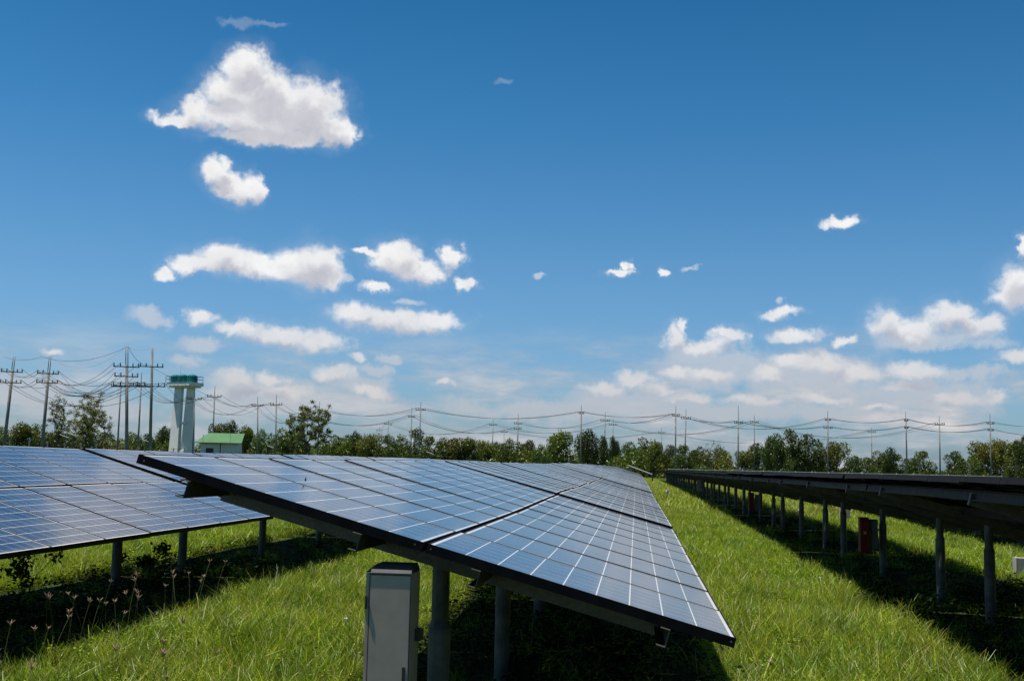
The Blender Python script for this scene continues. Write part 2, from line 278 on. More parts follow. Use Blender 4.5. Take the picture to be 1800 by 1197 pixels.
# ---------------------------------------------------------------- mesh helpers
class MB:
    def __init__(s): s.v = []; s.f = []; s.mi = []; s.cur = 0
    def add(s, vs, fs):
        k = len(s.v); s.v += [tuple(x) for x in vs]; s.f += [tuple(i + k for i in f) for f in fs]; s.mi += [s.cur] * len(fs); return s
    def box(s, a, c, M=None):
        x0, y0, z0 = a; x1, y1, z1 = c
        vs = [Vector(p) for p in ((x0,y0,z0),(x1,y0,z0),(x1,y1,z0),(x0,y1,z0),(x0,y0,z1),(x1,y0,z1),(x1,y1,z1),(x0,y1,z1))]
        if M: vs = [M @ v for v in vs]
        return s.add(vs, [(0,3,2,1),(4,5,6,7),(0,1,5,4),(1,2,6,5),(2,3,7,6),(3,0,4,7)])
    def prism(s, prof, axis_pts):            # closed profile swept between two frames (lists of points)
        n = len(prof[0]); s.add(prof[0] + prof[1], [tuple(range(n - 1, -1, -1)), tuple(range(n, 2 * n))] + [(i, (i + 1) % n, n + (i + 1) % n, n + i) for i in range(n)]); return s
    def tube(s, p0, p1, r0, r1=None, n=10, caps=True):
        r1 = r0 if r1 is None else r1; p0 = Vector(p0); p1 = Vector(p1); d = (p1 - p0).normalized()
        a = d.orthogonal().normalized(); c = d.cross(a)
        A = [p0 + (a * math.cos(t) + c * math.sin(t)) * r0 for t in [2 * math.pi * i / n for i in range(n)]]
        B = [p1 + (a * math.cos(t) + c * math.sin(t)) * r1 for t in [2 * math.pi * i / n for i in range(n)]]
        fs = [(i, (i + 1) % n, n + (i + 1) % n, n + i) for i in range(n)]
        if caps: fs += [tuple(range(n - 1, -1, -1)), tuple(range(n, 2 * n))]
        return s.add(A + B, fs)
    def path(s, pts, r, n=5):
        for i in range(len(pts) - 1): s.tube(pts[i], pts[i + 1], r, r, n, i in (0, len(pts) - 2))
        return s
    def sweep(s, pts, r, n=5):               # one welded tube along a path
        pts = [Vector(p) for p in pts]; base = len(s.v); vs = []
        for i, p in enumerate(pts):
            d = (pts[min(i + 1, len(pts) - 1)] - pts[max(i - 1, 0)]).normalized(); a = d.cross(Vector((0, 0, 1))); a = a.normalized() if a.length > 1e-4 else Vector((1, 0, 0)); c = d.cross(a)
            vs += [p + (a * math.cos(2 * math.pi * k / n) + c * math.sin(2 * math.pi * k / n)) * r for k in range(n)]
        fs = [(i * n + k, i * n + (k + 1) % n, (i + 1) * n + (k + 1) % n, (i + 1) * n + k) for i in range(len(pts) - 1) for k in range(n)]
        return s.add(vs, fs)
    def mesh(s, name, *mats, smooth=False):
        me = bpy.data.meshes.new(name); me.from_pydata(s.v, [], s.f); me.update()
        for M in mats: me.materials.append(M)
        if any(s.mi): me.polygons.foreach_set('material_index', s.mi)
        if smooth: me.shade_smooth()
        return me
    def build(s, name, M, parent=None, loc=(0, 0, 0), smooth=False, bevel=0):
        Ms = M if isinstance(M, (list, tuple)) else [M]
        me = s.mesh(name, *Ms, smooth=smooth)
        if bevel:
            bm = bmesh.new(); bm.from_mesh(me); bmesh.ops.bevel(bm, geom=bm.edges[:], offset=bevel, segments=2, affect='EDGES'); bm.to_mesh(me); bm.free()
        return link(name, me, parent, loc)
def link(name, me, parent=None, loc=(0, 0, 0), rot=(0, 0, 0), scale=(1, 1, 1)):
    o = bpy.data.objects.new(name, me); COL.objects.link(o); o.location = loc; o.rotation_euler = rot; o.scale = scale
    if parent is not None: o.parent = parent
    return o
def tag(o, label=None, cat=None, group=None, kind=None):
    if label: o['label'] = label
    if cat: o['category'] = cat
    if group: o['group'] = group
    if kind: o['kind'] = kind
    return o
def empty(name, loc, label=None, cat=None, group=None, rz=0.0):
    o = bpy.data.objects.new(name, None); COL.objects.link(o); o.location = loc; o.rotation_euler = (0, 0, rz); o.empty_display_size = 0.2
    return tag(o, label, cat, group)
def copy_tree(o, parent=None):
    c = o.copy(); COL.objects.link(c)
    if parent is not None: c.parent = parent
    for ch in list(o.children): copy_tree(ch, c)
    return c
def interp(pts):
    xs = [p[0] for p in pts]; ys = [p[1] for p in pts]; return lambda t: float(np.interp(t, xs, ys))
ORD = ['first', 'second', 'third', 'fourth', 'fifth', 'sixth', 'seventh', 'eighth', 'ninth', 'tenth', 'eleventh', 'twelfth', 'thirteenth', 'fourteenth', 'fifteenth', 'sixteenth', 'seventeenth', 'eighteenth', 'nineteenth', 'twentieth']

# ---------------------------------------------------------------- ground
g_long = interp([(-50, 0), (6, 0.0), (18, 0.04), (40, 0.13), (73, 0.19), (160, 0.12), (400, 0.1)])
def gz(x, y):
    k = min(1, max(0, (abs(x) - 60) / 200)); base = g_long(y) * (1 - k) + 0.1 * k
    return base + 0.035 * math.sin(x * 0.9 + 1.0) * math.sin(y * 0.23 + 0.4) + 0.02 * math.sin(x * 2.1 + y * 0.8)
def make_ground():
    xs = sorted(set([-3000, -1500, -700, -300, -150, -80, -50] + [round(-35 + 0.5 * i, 2) for i in range(141)] + [50, 80, 150, 300, 700, 1500, 3000]))
    ys = sorted(set([-500, -150, -50, -20] + [round(-10 + 0.5 * i, 2) for i in range(120)] + list(range(50, 260, 5)) + [300, 400, 600, 1000, 2000, 4000]))
    vs = [(x, y, gz(x, y)) for y in ys for x in xs]; n = len(xs)
    fs = [(j * n + i, j * n + i + 1, (j + 1) * n + i + 1, (j + 1) * n + i) for j in range(len(ys) - 1) for i in range(n - 1)]
    b_ = MB(); b_.add(vs, fs); o = b_.build('ground', M_GROUND, smooth=True); tag(o, kind='structure'); return o
make_ground()

# ---------------------------------------------------------------- solar tables
TILT = 0.2653; GAP = 0.02
def module_meshes():
    a = MB(); t = 0.046; w = 0.008                # frame: four rails round the laminate, its top lip 2 mm proud
    for (x0, x1, y0, y1) in ((0, MW, 0, w), (0, MW, ML - w, ML), (0, w, w, ML - w), (MW - w, MW, w, ML - w)): a.box((x0, y0, -t), (x1, y1, 0))
    fr = a.mesh('module_frame', M_FRAME)
    c = MB(); c.box((w, w, -0.010), (MW - w, ML - w, -0.0025)); fc = c.mesh('module_cells', M_CELL)
    d = MB(); d.box((0, 0, -t), (MW, ML, -0.004)); d.mi = [0] * 6; d.cur = 1
    d.add([(w, w, 0), (MW - w, w, 0), (MW - w, ML - w, 0), (w, ML - w, 0)], [(0, 1, 2, 3)]); far = d.mesh('module_far', M_FRAME, M_CELL)
    return fr, fc, far
ME_FR, ME_FC, ME_FAR = module_meshes()
N_MOD = 9; PITCH_M = 0.998; T_LEN = N_MOD * PITCH_M; T_PITCH = 9.13
U_PURL = [0.30, 1.22, 1.82, 2.72]
ML2 = ML + GAP
def c_section(b_, u, y0, y1, dep, wid, top, xf):   # lipped C channel running along the row
    t = 0.004; p = [(0, 0), (wid, 0), (wid, -t), (t, -t), (t, -dep + t), (wid, -dep + t), (wid, -dep), (0, -dep)]
    def fr(y): return [xf(u + a, y, top + c) for a, c in p]
    A, B = fr(y0), fr(y1); n = len(p)
    b_.add(A + B, [(i, (i + 1) % n, n + (i + 1) % n, n + i) for i in range(n)] + [(0, 7, 6, 5, 4, 3, 2, 1), (8, 9, 10, 11, 12, 13, 14, 15)])
def build_table(loc, tilt, posts, lod, label, group, bow, slope=0.0, jitter=True, seed=0):
    """local frame: origin on the ground below the near end of the low edge; x points from high edge to low edge"""
    rnd = random.Random(seed)
    root = empty('solar_table', loc, label, 'solar table', group)
    ct, st = math.cos(tilt), math.sin(tilt); h0 = G0
    def xf(u, y, n): return Vector((-u * ct + n * st, y, h0 + u * st + n * ct + slope * y + bow(y, u)))
    for row in (0, 1):
        for i in range(N_MOD):
            u = row * ML2; y = i * PITCH_M
            p = xf(u, y, 0); zj = rnd.uniform(-0.003, 0.003) if jitter else 0
            # module axes: local x along the row, local y up the slope
            ex = (xf(u, y + MW, 0) - p).normalized(); ey = (xf(u + ML, y, 0) - p).normalized(); ez = ex.cross(ey).normalized()
            if ez.z < 0: ez = -ez
            # x along +row and y up-slope (towards -X) form a right handed frame with z up
            ey = ez.cross(ex)
            Mx = (Matrix((ex, ey, ez)).transposed() @ Euler((rnd.gauss(0, 0.0012), rnd.gauss(0, 0.0016), 0)).to_matrix()).to_4x4(); Mx.translation = p + Vector((0, 0, zj))
            if lod == 0:
                o = bpy.data.objects.new('solar_module', ME_FR); COL.objects.link(o); o.parent = root; o.matrix_local = Mx
                c = bpy.data.objects.new('cell_panel', ME_FC); COL.objects.link(c); c.parent = o
            else:
                o = bpy.data.objects.new('solar_module', ME_FAR); COL.objects.link(o); o.parent = root; o.matrix_local = Mx
    top = -0.048
    for u in U_PURL:
        b_ = MB(); n = 6 if lod == 0 else 2
        ys = np.linspace(-0.03, T_LEN + 0.02, n + 1)
        for k in range(n): c_section(b_, u, ys[k], ys[k + 1], 0.085, 0.045, top, xf)
        b_.build('purlin', M_PURL, root)
    for yp in posts:
        b_ = MB(); t2 = top - 0.024; w = 0.05; d = 0.102
        pr = lambda u: [xf(u, yp - w / 2, t2), xf(u, yp + w / 2, t2), xf(u, yp + w / 2, t2 - d), xf(u, yp - w / 2, t2 - d)]
        b_.prism([pr(0.32), pr(2.76)], None); b_.build('rafter', M_GALV, root)
        up = 1.50; pc = xf(up, yp, t2 - d); zt = pc.z - 0.0
        gzl = gz(loc[0] + pc.x, loc[1] + yp) - loc[2]
        q = MB(); yq = yp + 0.04; sleeve = gzl + 0.82
        q.tube((pc.x, yq, gzl - 0.3), (pc.x, yq, sleeve), 0.060, n=16)
        q.tube((pc.x, yq, sleeve), (pc.x, yq, sleeve + 0.035), 0.064, 0.050, n=16)
        q.tube((pc.x, yq, sleeve + 0.02), (pc.x, yq, zt + 0.09), 0.047, n=16)
        q.build('post', M_POST, root, smooth=False)
        if lod == 0:
            hp = xf(up, yp, t2 - d * 0.5)
            for dx in (-0.07, 0.07):
                q = MB(); q.tube(hp + Vector((dx, -0.034, -0.01)), hp + Vector((dx, -0.026, -0.01)), 0.011, n=6)
                q.build('clamp_bolt', M_GALV, root)
        if lod == 0 and group and 'left row' in label:
            for s_ in (-0.75,):
                e = xf(up + s_, yq, t2 - d * 0.7); q = MB(); q.tube((pc.x - math.copysign(0.04, s_), yq, sleeve + (0.12 if s_ < 0 else 0.02)), e, 0.018, n=6); q.build('brace', M_GALV, root)
        if lod == 0:
            for u in U_PURL:                   # angle cleats holding the purlins
                q = MB(); e0, e1 = xf(u - 0.014, yp - 0.03, t2 + 0.01), xf(u - 0.006, yp + 0.03, t2 - 0.06)
                q.box((min(e0.x, e1.x) , yp - 0.035, min(e0.z, e1.z)), (max(e0.x, e1.x), yp + 0.035, max(e0.z, e1.z))); q.build('cleat', M_GALV, root)
    if lod == 0:
        rc = random.Random(seed + 5); q = MB()
        for i in range(N_MOD - 1):
            y_ = (i + 0.5) * PITCH_M; a_ = xf(1.36, y_, -0.06); b_ = xf(1.36, y_ + PITCH_M, -0.06); sg = rc.uniform(0.03, 0.09)
            q.sweep([a_.lerp(b_, t) - Vector((0, 0, sg * 4 * t * (1 - t))) for t in (0, .17, .33, .5, .67, .83, 1)], 0.004, 4)
        q.build('cable', M_WIRE, root)
        for e in (0, 1):                       # end clamps along the free edge
            for u in (0.02, 1.48, 1.56, 2.98):
                q = MB(); c = xf(u, -0.004 if e == 0 else T_LEN - 0.008, -0.02); q.tube(c, c + Vector((0, -0.006 if e == 0 else 0.006, 0)), 0.0045, n=8); q.build('clamp_bolt', M_GALV, root)
    return root

row_low = {  # heights of the low edge above its starting level along the row
    'middle': interp([(-2, 0), (0, 0), (4, 0.01), (9, 0.03), (18.2, 0.05), (30, 0.11), (40, 0.16), (73, 0.22), (160, 0.13)]),
    'left': interp([(0, -0.01), (10, 0.02), (25, 0.06), (40, 0.12), (160, 0.12)]),
    'right': interp([(0, 0.0), (9, -0.01), (18, -0.02), (34, -0.03), (120, -0.06), (160, -0.06)]),
    'far right': interp([(0, 0.0), (160, 0.0)])}
row_high = {
    'middle': interp([(-2, 0.79), (0, 0.79), (3, 0.78), (7, 0.79), (11, 0.81), (18, 0.84), (36, 0.90), (73, 0.98), (124, 0.97), (160, 0.95)]),
    'left': interp([(0, 0.88), (12, 0.87), (19, 0.90), (24, 0.93), (38, 0.98), (160, 0.98)]),
    'right': interp([(0, 0.75), (5.7, 0.78), (8.9, 0.775), (9.1, 0.745), (18, 0.75), (34, 0.735), (119, 0.71), (160, 0.70)]),
    'far right': interp([(0, 0.76), (160, 0.74)])}
ROWS = [('middle', 0.0, 0.0, 16), ('left', -5.42, -8.2, 17), ('right', 5.02, -9.13 + 0.0, 17), ('far right', 10.1, -9.13, 17)]
ti = 0
for name, x0, ystart, cnt in ROWS:
    for k in range(cnt):
        y0 = ystart + k * T_PITCH
        if y0 + T_LEN < -5 or y0 > 140: continue
        if name in ('right', 'far right') and y0 < -5: y0 = y0
        zl0, zl1 = row_low[name](y0), row_low[name](y0 + T_LEN); zh0, zh1 = row_high[name](y0 + 0.01), row_high[name](y0 + T_LEN - 0.05)
        tilt = math.asin(((zh0 + zh1) / 2 - (zl0 + zl1) / 2) / 3.02)
        jit = random.Random(100 + ti).uniform(-0.012, 0.012)
        if name == 'middle' and k == 0: jit = 0
        if name == 'middle' and k == 1: tilt += -0.006; jit = 0.022
        if name == 'middle' and k == 0:
            bow = lambda y, u: (-0.018 * math.sin(math.pi * min(1, max(0, y / 7.5)) * 1.0) * (1 - abs(u - 1.5) / 2.2))
        else:
            ph = random.Random(ti).uniform(0, 6.28); bow = lambda y, u, ph=ph: 0.008 * math.sin(y * 0.7 + ph) * (1 - abs(u - 1.5) / 3)
        posts = (0.62, 3.55, 7.0) if (name == 'middle' and k == 0) else ((0.30, 3.80, 7.35) if name == 'left' else (1.05, 4.55, 8.08))
        nb = k if name == 'middle' else max(0, k - 0)
        lod = 0 if (y0 < 26) else 1
        place = {'middle': 'middle row', 'left': 'left row', 'right': 'row on the right', 'far right': 'row beyond the right row'}[name]
        if k == 0 and name == 'middle': lab = 'nearest solar table of the middle row with its black end frame facing us'
        else: lab = f'solar table, {ORD[k]} from the near end of the {place}'
        root = build_table((x0, y0, zl0 + jit), tilt, posts, lod, lab, 'solar tables standing in rows', bow, slope=(zl1 - zl0) / T_LEN, seed=ti)
        ti += 1

# ---------------------------------------------------------------- cabinets under the tables
def cabinet(name, loc, w, d, h, M, label, cat, rz=0.0, lid=True, door_line=True, sticker=False, group=None):
    root = empty(name, loc, label, cat, group, rz)
    a = MB(); a.box((-w / 2, 0.012, 0), (w / 2, d, h)); a.build('body', M, root, bevel=0.003)
    a = MB(); a.box((-w / 2 + 0.024, 0, 0.006), (w / 2 - 0.004, 0.0115, h - 0.010)); a.build('door', M, root, bevel=0.002)
    a = MB(); a.box((-w / 2 + 0.018, 0.006, 0.004), (w / 2 - 0.002, 0.0118, h - 0.006)); a.build('door_gap_strip', M_DARK, root)  # dark strip painted in for the shaded gap beside the door
    if lid:
        a = MB(); p0 = [(-w / 2 - 0.004, -0.006, h + 0.001), (-w / 2 - 0.004, d + 0.004, h + 0.001), (-w / 2 - 0.004, d + 0.004, h + 0.012), (-w / 2 - 0.004, d * 0.35, h + 0.05), (-w / 2 - 0.004, -0.006, h + 0.008)]
        p0 = [(-w / 2 + 0.0, -0.004, h + 0.001), (-w / 2, d + 0.004, h + 0.001), (-w / 2 + 0.03, d * 0.9, h + 0.035), (-w / 2 + 0.03, d * 0.4, h + 0.035)]
        A = [Vector(p) for p in ((-w/2, -0.004, h), (w/2, -0.004, h), (w/2, d, h), (-w/2, d, h), (-w/2 + 0.035, d*0.35, h + 0.035), (w/2 - 0.012, d*0.35, h + 0.035), (w/2 - 0.012, d*0.95, h + 0.035), (-w/2 + 0.035, d*0.95, h + 0.035))]
        a.add(A, [(0,3,2,1),(4,5,6,7),(0,1,5,4),(1,2,6,5),(2,3,7,6),(3,0,4,7)]); a.build('lid', M_CABD, root, loc=(0, 0, 0.002))
    a = MB(); a.box((w / 2 + 0.0005, d * 0.55, h * 0.62), (w / 2 + 0.03, d * 0.9, h * 0.68)); a.build('bracket', M_DARK, root)
    a = MB(); a.box((w / 2 - 0.03, -0.010, h * 0.42), (w / 2 - 0.018, -0.0005, h * 0.50)); 
    if not door_line or lid: a.build('handle', M_DARK, root)
    if lid:
        for hz_ in (0.16, 0.84):
            a = MB(); a.tube((-w / 2 + 0.006, -0.003, h * hz_ - 0.03), (-w / 2 + 0.006, -0.003, h * hz_ + 0.03), 0.006, n=8); a.build('hinge', M_DARK, root)
        a = MB(); a.sweep([(w / 2 - 0.05, d * 0.7, 0.01), (w / 2 - 0.05, d * 0.7, -0.05), (w / 2 + 0.02, d * 0.8, -0.09)], 0.014, 8); a.build('conduit', M_DARK, root)
    if sticker:
        a = MB(); a.box((-0.02, -0.003, h * 0.52), (0.02, -0.0005, h * 0.60)); a.build('warning_label', M_YEL, root)
    return root
cabinet('combiner_box', (-1.632, -0.02, G0 + 0.245 - 0.86), 0.222, 0.22, 0.86, M_CAB, 'tall grey metal cabinet fixed to the near post under the nearest solar table', 'cabinet')
def spot(x, y): return (x, y, gz(x, y))
cabinet('inverter_box', (3.20, 13.5, gz(3.4, 13.5) + 0.40), 0.135, 0.2, 0.55, M_RED, 'bright red box with a small yellow label beside a post', 'cabinet', sticker=True, lid=False)
cabinet('junction_box', (3.355, 13.55, gz(3.4, 13.5) + 0.44), 0.125, 0.16, 0.48, M_CABG, 'grey box directly beside the red box with the yellow label', 'cabinet', lid=False, door_line=False)
cabinet('inverter_box', (3.25, 32.0, gz(3.4, 32) + 0.30), 0.16, 0.2, 0.60, M_RED, 'small dark red box farther down the right row', 'cabinet', lid=False)
cabinet('junction_box', (3.43, 32.0, gz(3.4, 32) + 0.34), 0.15, 0.16, 0.50, M_CABG, 'small grey box next to the farther red box', 'cabinet', lid=False)
cabinet('junction_box', (3.5, 66.0, gz(3.4, 66) + 0.20), 0.40, 0.3, 0.72, M_CAB, 'large pale grey cabinet near the far end of the right row', 'cabinet', lid=False)
cabinet('junction_box', (5.3, 27.0, gz(5.3, 27) + 0.35), 0.26, 0.2, 0.50, M_CAB, 'grey box in sunlight seen between posts of the right row', 'cabinet', lid=False)
p = on_z(1799, 1012, 0.1)
cabinet('meter_box', (p.x, p.y, 0), 0.20, 0.2, 0.38, M_CONC, 'short white concrete box standing in the grass at far right', 'box', lid=False)

# ---------------------------------------------------------------- water tower and pump house
def tower():
    c = at_depth(317, 800, 168); z0 = gz(c.x, c.y); ztop = at_depth(325, 678, 168).z
    th = R(-24)
    root = empty('water_tower', (c.x, c.y, z0), 'white concrete tower of two tapered legs carrying teal tanks', 'water tower', rz=th)
    H = ztop - z0
    def leg(x0b, x1b, x0t, x1t, yb, yt, name='leg'):
        a = MB(); B = [Vector((x0b, -yb, 0)), Vector((x1b, -yb, 0)), Vector((x1b, yb, 0)), Vector((x0b, yb, 0))]; T = [Vector((x0t, -yt, H)), Vector((x1t, -yt, H)), Vector((x1t, yt, H)), Vector((x0t, yt, H))]
        a.prism([B, T], None); return a.build(name, M_CONCP, root)
    leg(-2.35, -0.40, -1.65, -0.25, 0.32, 0.26)
    a = MB(); B = [Vector(p_) for p_ in ((-0.1, -0.15, 0), (1.9, 0.95, 0), (1.65, 1.35, 0), (-0.35, 0.25, 0))]; T = [Vector(p_) for p_ in ((0.45, 0.15, H), (1.45, 0.70, H), (1.2, 1.05, H), (0.2, 0.5, H))]
    a.prism([B, T], None); a.build('leg', M_CONCP, root)
    for z_, h_ in ((H * 0.54, 0.35), (H * 0.20, 0.35)):
        a = MB(); a.box((-0.6, -0.1, z_), (0.7, 0.22, z_ + h_)); a.build('crossbeam', M_CONCP, root)
    for z_ in np.linspace(H * 0.12, H * 0.93, 9):
        a = MB(); a.box((-0.42, 0.0, z_), (-0.18, 0.06, z_ + 0.05)); a.build('ladder_rung', M_DARK, root)
    a = MB(); a.box((-2.1, -1.0, H - 0.22), (2.1, 1.4, H)); a.box((-2.3, -1.35, H + 0.004), (2.5, 1.5, H + 0.50)); a.build('platform', M_CONCP, root)
    zr = H + 0.50; a = MB()
    for sx, sy in ((-1, -1), (1, -1), (1, 1), (-1, 1)):
        a.tube((sx * 2.35, sy * 1.45, zr), (sx * 2.35, sy * 1.45, zr + 0.95), 0.035, n=6)
    for z_ in (0.5, 0.93):
        for (p_, q_) in (((-2.35, -1.45), (2.35, -1.45)), ((2.35, -1.45), (2.35, 1.45)), ((2.35, 1.45), (-2.35, 1.45)), ((-2.35, 1.45), (-2.35, -1.45))): a.tube((*p_, zr + z_), (*q_, zr + z_), 0.03, n=5)
    for x_ in (-1.6, -0.8, 0, 0.8, 1.6): a.tube((x_, -1.45, zr), (x_, -1.45, zr + 0.95), 0.03, n=5)
    a.build('railing', M_DARK, root)
    mast = MB(); mast.tube((-0.9, 0, zr), (-0.9, 0, zr + 2.6), 0.03, 0.015, n=6); mast.build('lightning_rod', M_WHITE, root)
    i = 0
    for (x_, y_) in ((-1.45, -0.35), (0.12, -0.40), (1.52, 0.1), (-0.75, 0.85)):
        a = MB(); zc = H + 0.502; prof = [(0.72, 0), (0.80, 0.06), (0.80, 0.28), (0.775, 0.30), (0.80, 0.33), (0.80, 0.58), (0.775, 0.60), (0.80, 0.63), (0.80, 0.88), (0.76, 0.98), (0.45, 1.18), (0.22, 1.24)]; n = 20
        vs = []; 
        for r_, z_ in prof: vs += [(r_ * math.cos(2 * math.pi * k / n), r_ * math.sin(2 * math.pi * k / n), z_) for k in range(n)]
        fs = [(j * n + k, j * n + (k + 1) % n, (j + 1) * n + (k + 1) % n, (j + 1) * n + k) for j in range(len(prof) - 1) for k in range(n)] + [tuple(range((len(prof) - 1) * n, len(prof) * n)), tuple(range(n - 1, -1, -1))]
        a.add(vs, fs); wx = Matrix.Rotation(th, 3, 'Z') @ Vector((x_, y_, 0))
        t = a.build('water_tank', M_TANK, None, loc=(c.x + wx.x, c.y + wx.y, z0 + zc))
        tag(t, ['teal ribbed tank, leftmost on the white tower', 'teal ribbed tank in the middle of the tower platform', 'teal ribbed tank, rightmost on the white tower', 'teal tank at the back of the tower platform, mostly hidden'][i], 'water tank', 'teal tanks on the tower'); i += 1
tower()
def house():
    dep = 150; L = at_depth(360, 793, dep); Rr = at_depth(418, 793, dep); z0 = gz(L.x, L.y)
    root = empty('pump_house', (0, 0, 0)); c = at_depth(389, 793, dep)
    root.location = (c.x, c.y, z0); root.rotation_euler = (0, 0, R(10)); tag(root, 'small pale building with a green metal roof below the water tower', 'building')
    zE = at_depth(350, 777, dep).z - z0; zR = at_depth(380, 762, dep).z - z0
    hw = 2.4; a = MB(); a.box((-hw, -1.6, 0), (hw, 1.6, zE - 0.02)); a.add([(hw, -1.6, zE - 0.02), (hw, 1.6, zE - 0.02), (hw, 0, zR - 0.12), (-hw, -1.6, zE - 0.02), (-hw, 1.6, zE - 0.02), (-hw, 0, zR - 0.12)], [(0, 1, 2), (3, 5, 4)]); a.build('wall', M_WALL, root)
    a = MB(); x0, x1 = -3.1, 3.0
    a.add([(x0, -2.3, zE - 0.12), (x1, -2.3, zE - 0.12), (x1 - .05, 0, zR), (x0 + 1.4, 0, zR), (x0, -2.3, zE - 0.04), (x1, -2.3, zE - 0.04), (x1 - .05, 0, zR + 0.08), (x0 + 1.4, 0, zR + 0.08)], [(0,3,2,1),(4,5,6,7),(0,1,5,4),(1,2,6,5),(2,3,7,6),(3,0,4,7)])
    a.build('roof', M_ROOF, root)
    a = MB(); a.add([(x0, 2.3, zE - 0.12), (x1, 2.3, zE - 0.12), (x1 - .05, 0.0, zR), (x0 + 1.4, 0.0, zR), (x0, 2.3, zE - 0.04), (x1, 2.3, zE - 0.04), (x1 - .05, 0, zR + 0.08), (x0 + 1.4, 0, zR + 0.08)], [(0,1,2,3),(7,6,5,4),(4,5,1,0),(5,6,2,1),(7,4,0,3)]); a.build('rear_roof', M_ROOF, root)
    a = MB(); a.tube((x1 - 0.02, -2.32, zE - 0.14), (x1 - 0.07, 0, zR - 0.02), 0.06, n=5); a.tube((x1 - 0.07, 0, zR - 0.02), (x1 - 0.02, 2.32, zE - 0.14), 0.06, n=5); a.build('bargeboard', M_DARK, root)
    a = MB(); a.box((hw + 0.002, -0.2, 0), (hw + 0.04, 0.6, min(2.0, zE - 0.2))); a.build('door', M_WHITE, root)
    a = MB(); a.box((0.1, -1.64, 0.0), (0.2, -1.602, zE - 0.1)); a.build('downpipe', M_DARK, root)
    a = MB(); a.box((-1.7, -1.63, zE * 0.45), (-0.7, -1.602, zE * 0.8)); a.build('window', M_DARK, root)
house()

# ---------------------------------------------------------------- power poles
# top pixel, base x, arm rows (pixel y, half width m), height, thick, label
POLES = [
 (25,627,4,   [(654,1.15),(673,1.15)],12,1.35,1,'tall leaning power pole, farthest left, with two crossarms'),
 (88,627,72,  [(657,1.15),(673,1.15)],12,1.35,1,'leaning power pole with two crossarms, left of the bare tree'),
 (223,609,225,[(645,1.25),(662,1.15),(679,1.3)],12,1.25,1,'thick twin-topped power pole with three crossarms, right of the bare tree'),
 (268,612,265,[(645,1.15),(679,1.4)],12,1.25,0,'thick power pole with curved jumper wires, between the bare tree and tower'),
 (213,668,206,[(680,1.3)],12,0.9,0,'thin leaning pole just left of the thick twin-topped pole'),
 (249,655,242,[(680,1.3)],12,0.9,0,'thin leaning pole between the two thick power poles'),
 (343,680,339,[(702,1.1)],12,0.85,0,'thin power pole standing against the right leg of the tower'),
 (378,678,373,[(698,1.05)],12,0.9,0,'power pole in front of the green roofed building'),
 (453,697,454,[(714,1.0)],12,0.9,0,'power pole just right of the green roofed building'),
 (486,693,485,[(712,1.0)],12,0.9,0,'power pole just left of the broad round tree'),
 (541,712,539,[(735,0.7)],12,0.8,0,'left pole of the pair inside the broad round tree'),
 (562,706,558,[(722,0.7),(741,0.7)],12,0.9,0,'right pole of the pair inside the broad round tree'),
 (667,750,667,[(757,1.0)],12,0.8,0,'short distant pole right of the broad round tree'),
 (683,737,680,[(746,1.0)],12,0.8,0,'third pole right of the broad round tree, mid height'),
 (724,716,722,[(733,0.7)],12,0.9,0,'left and shorter pole of the close pair above the climbing bush'),
 (740,706,736,[(721,0.9)],12,0.9,0,'right and taller pole of the close pair above the climbing bush'),
 (867,737,865,[(747,1.0)],12,0.85,0,'mid-sized pole left of the double-armed black pole'),
 (886,752,886,[(760,1.0)],12,0.8,0,'tiny distant pole left of the double-armed black pole'),
 (911,727,909,[(745,0.9),(754,0.8)],12,1.1,0,'dark pole with two staggered crossarms above the middle row'),
 (1022,712,1021,[(727,0.5)],12,0.95,0,'tall slender pole beside the domed dark tree'),
 (1064,724,1062,[(740,1.0)],12,1.0,0,'taller pole of the crossed pair left of the grass alley'),
 (1078,736,1076,[(747,1.0)],12,0.85,0,'shorter pole of the crossed pair left of the grass alley'),
 (1163,752,1163,[(761,1.0)],12,0.8,0,'tiny distant pole left of the two white based poles'),
 (1188,713,1187,[(731,0.7)],12,1.0,0,'left of the two pale poles at the far end of the right row'),
 (1206,719,1203,[(736,1.0)],12,0.95,0,'right of the two pale poles at the far end of the right row'),
 (1298,713,1297,[(744,0.8)],12,1.0,0,'tall pale pole right of the feathery bare crown'),
 (1326,730,1326,[(743,0.9)],12,0.8,0,'shorter dark pole right of the tall pale pole'),
 (1455,722,1455,[(739,0.6),(753,0.9)],12,1.0,0,'tall pole with two crossarms in front of the round grey-green tree'),
 (1532,752,1532,[(760,1.1)],12,0.85,0,'short dark pole in the gap between the trees'),
 (1592,723,1594,[(740,0.4),(753,0.4)],12,1.0,0,'tall pale pole with two side brackets, left of the small rounded tree'),
 (1651,731,1652,[(746,1.1)],12,1.0,0,'dark pole with a broad crossarm, right of the small rounded tree'),
 (1740,726,1742,[(745,0.8),(757,0.6)],12,1.0,0,'rightmost tall pole with two crossarms'),
]
PP = []
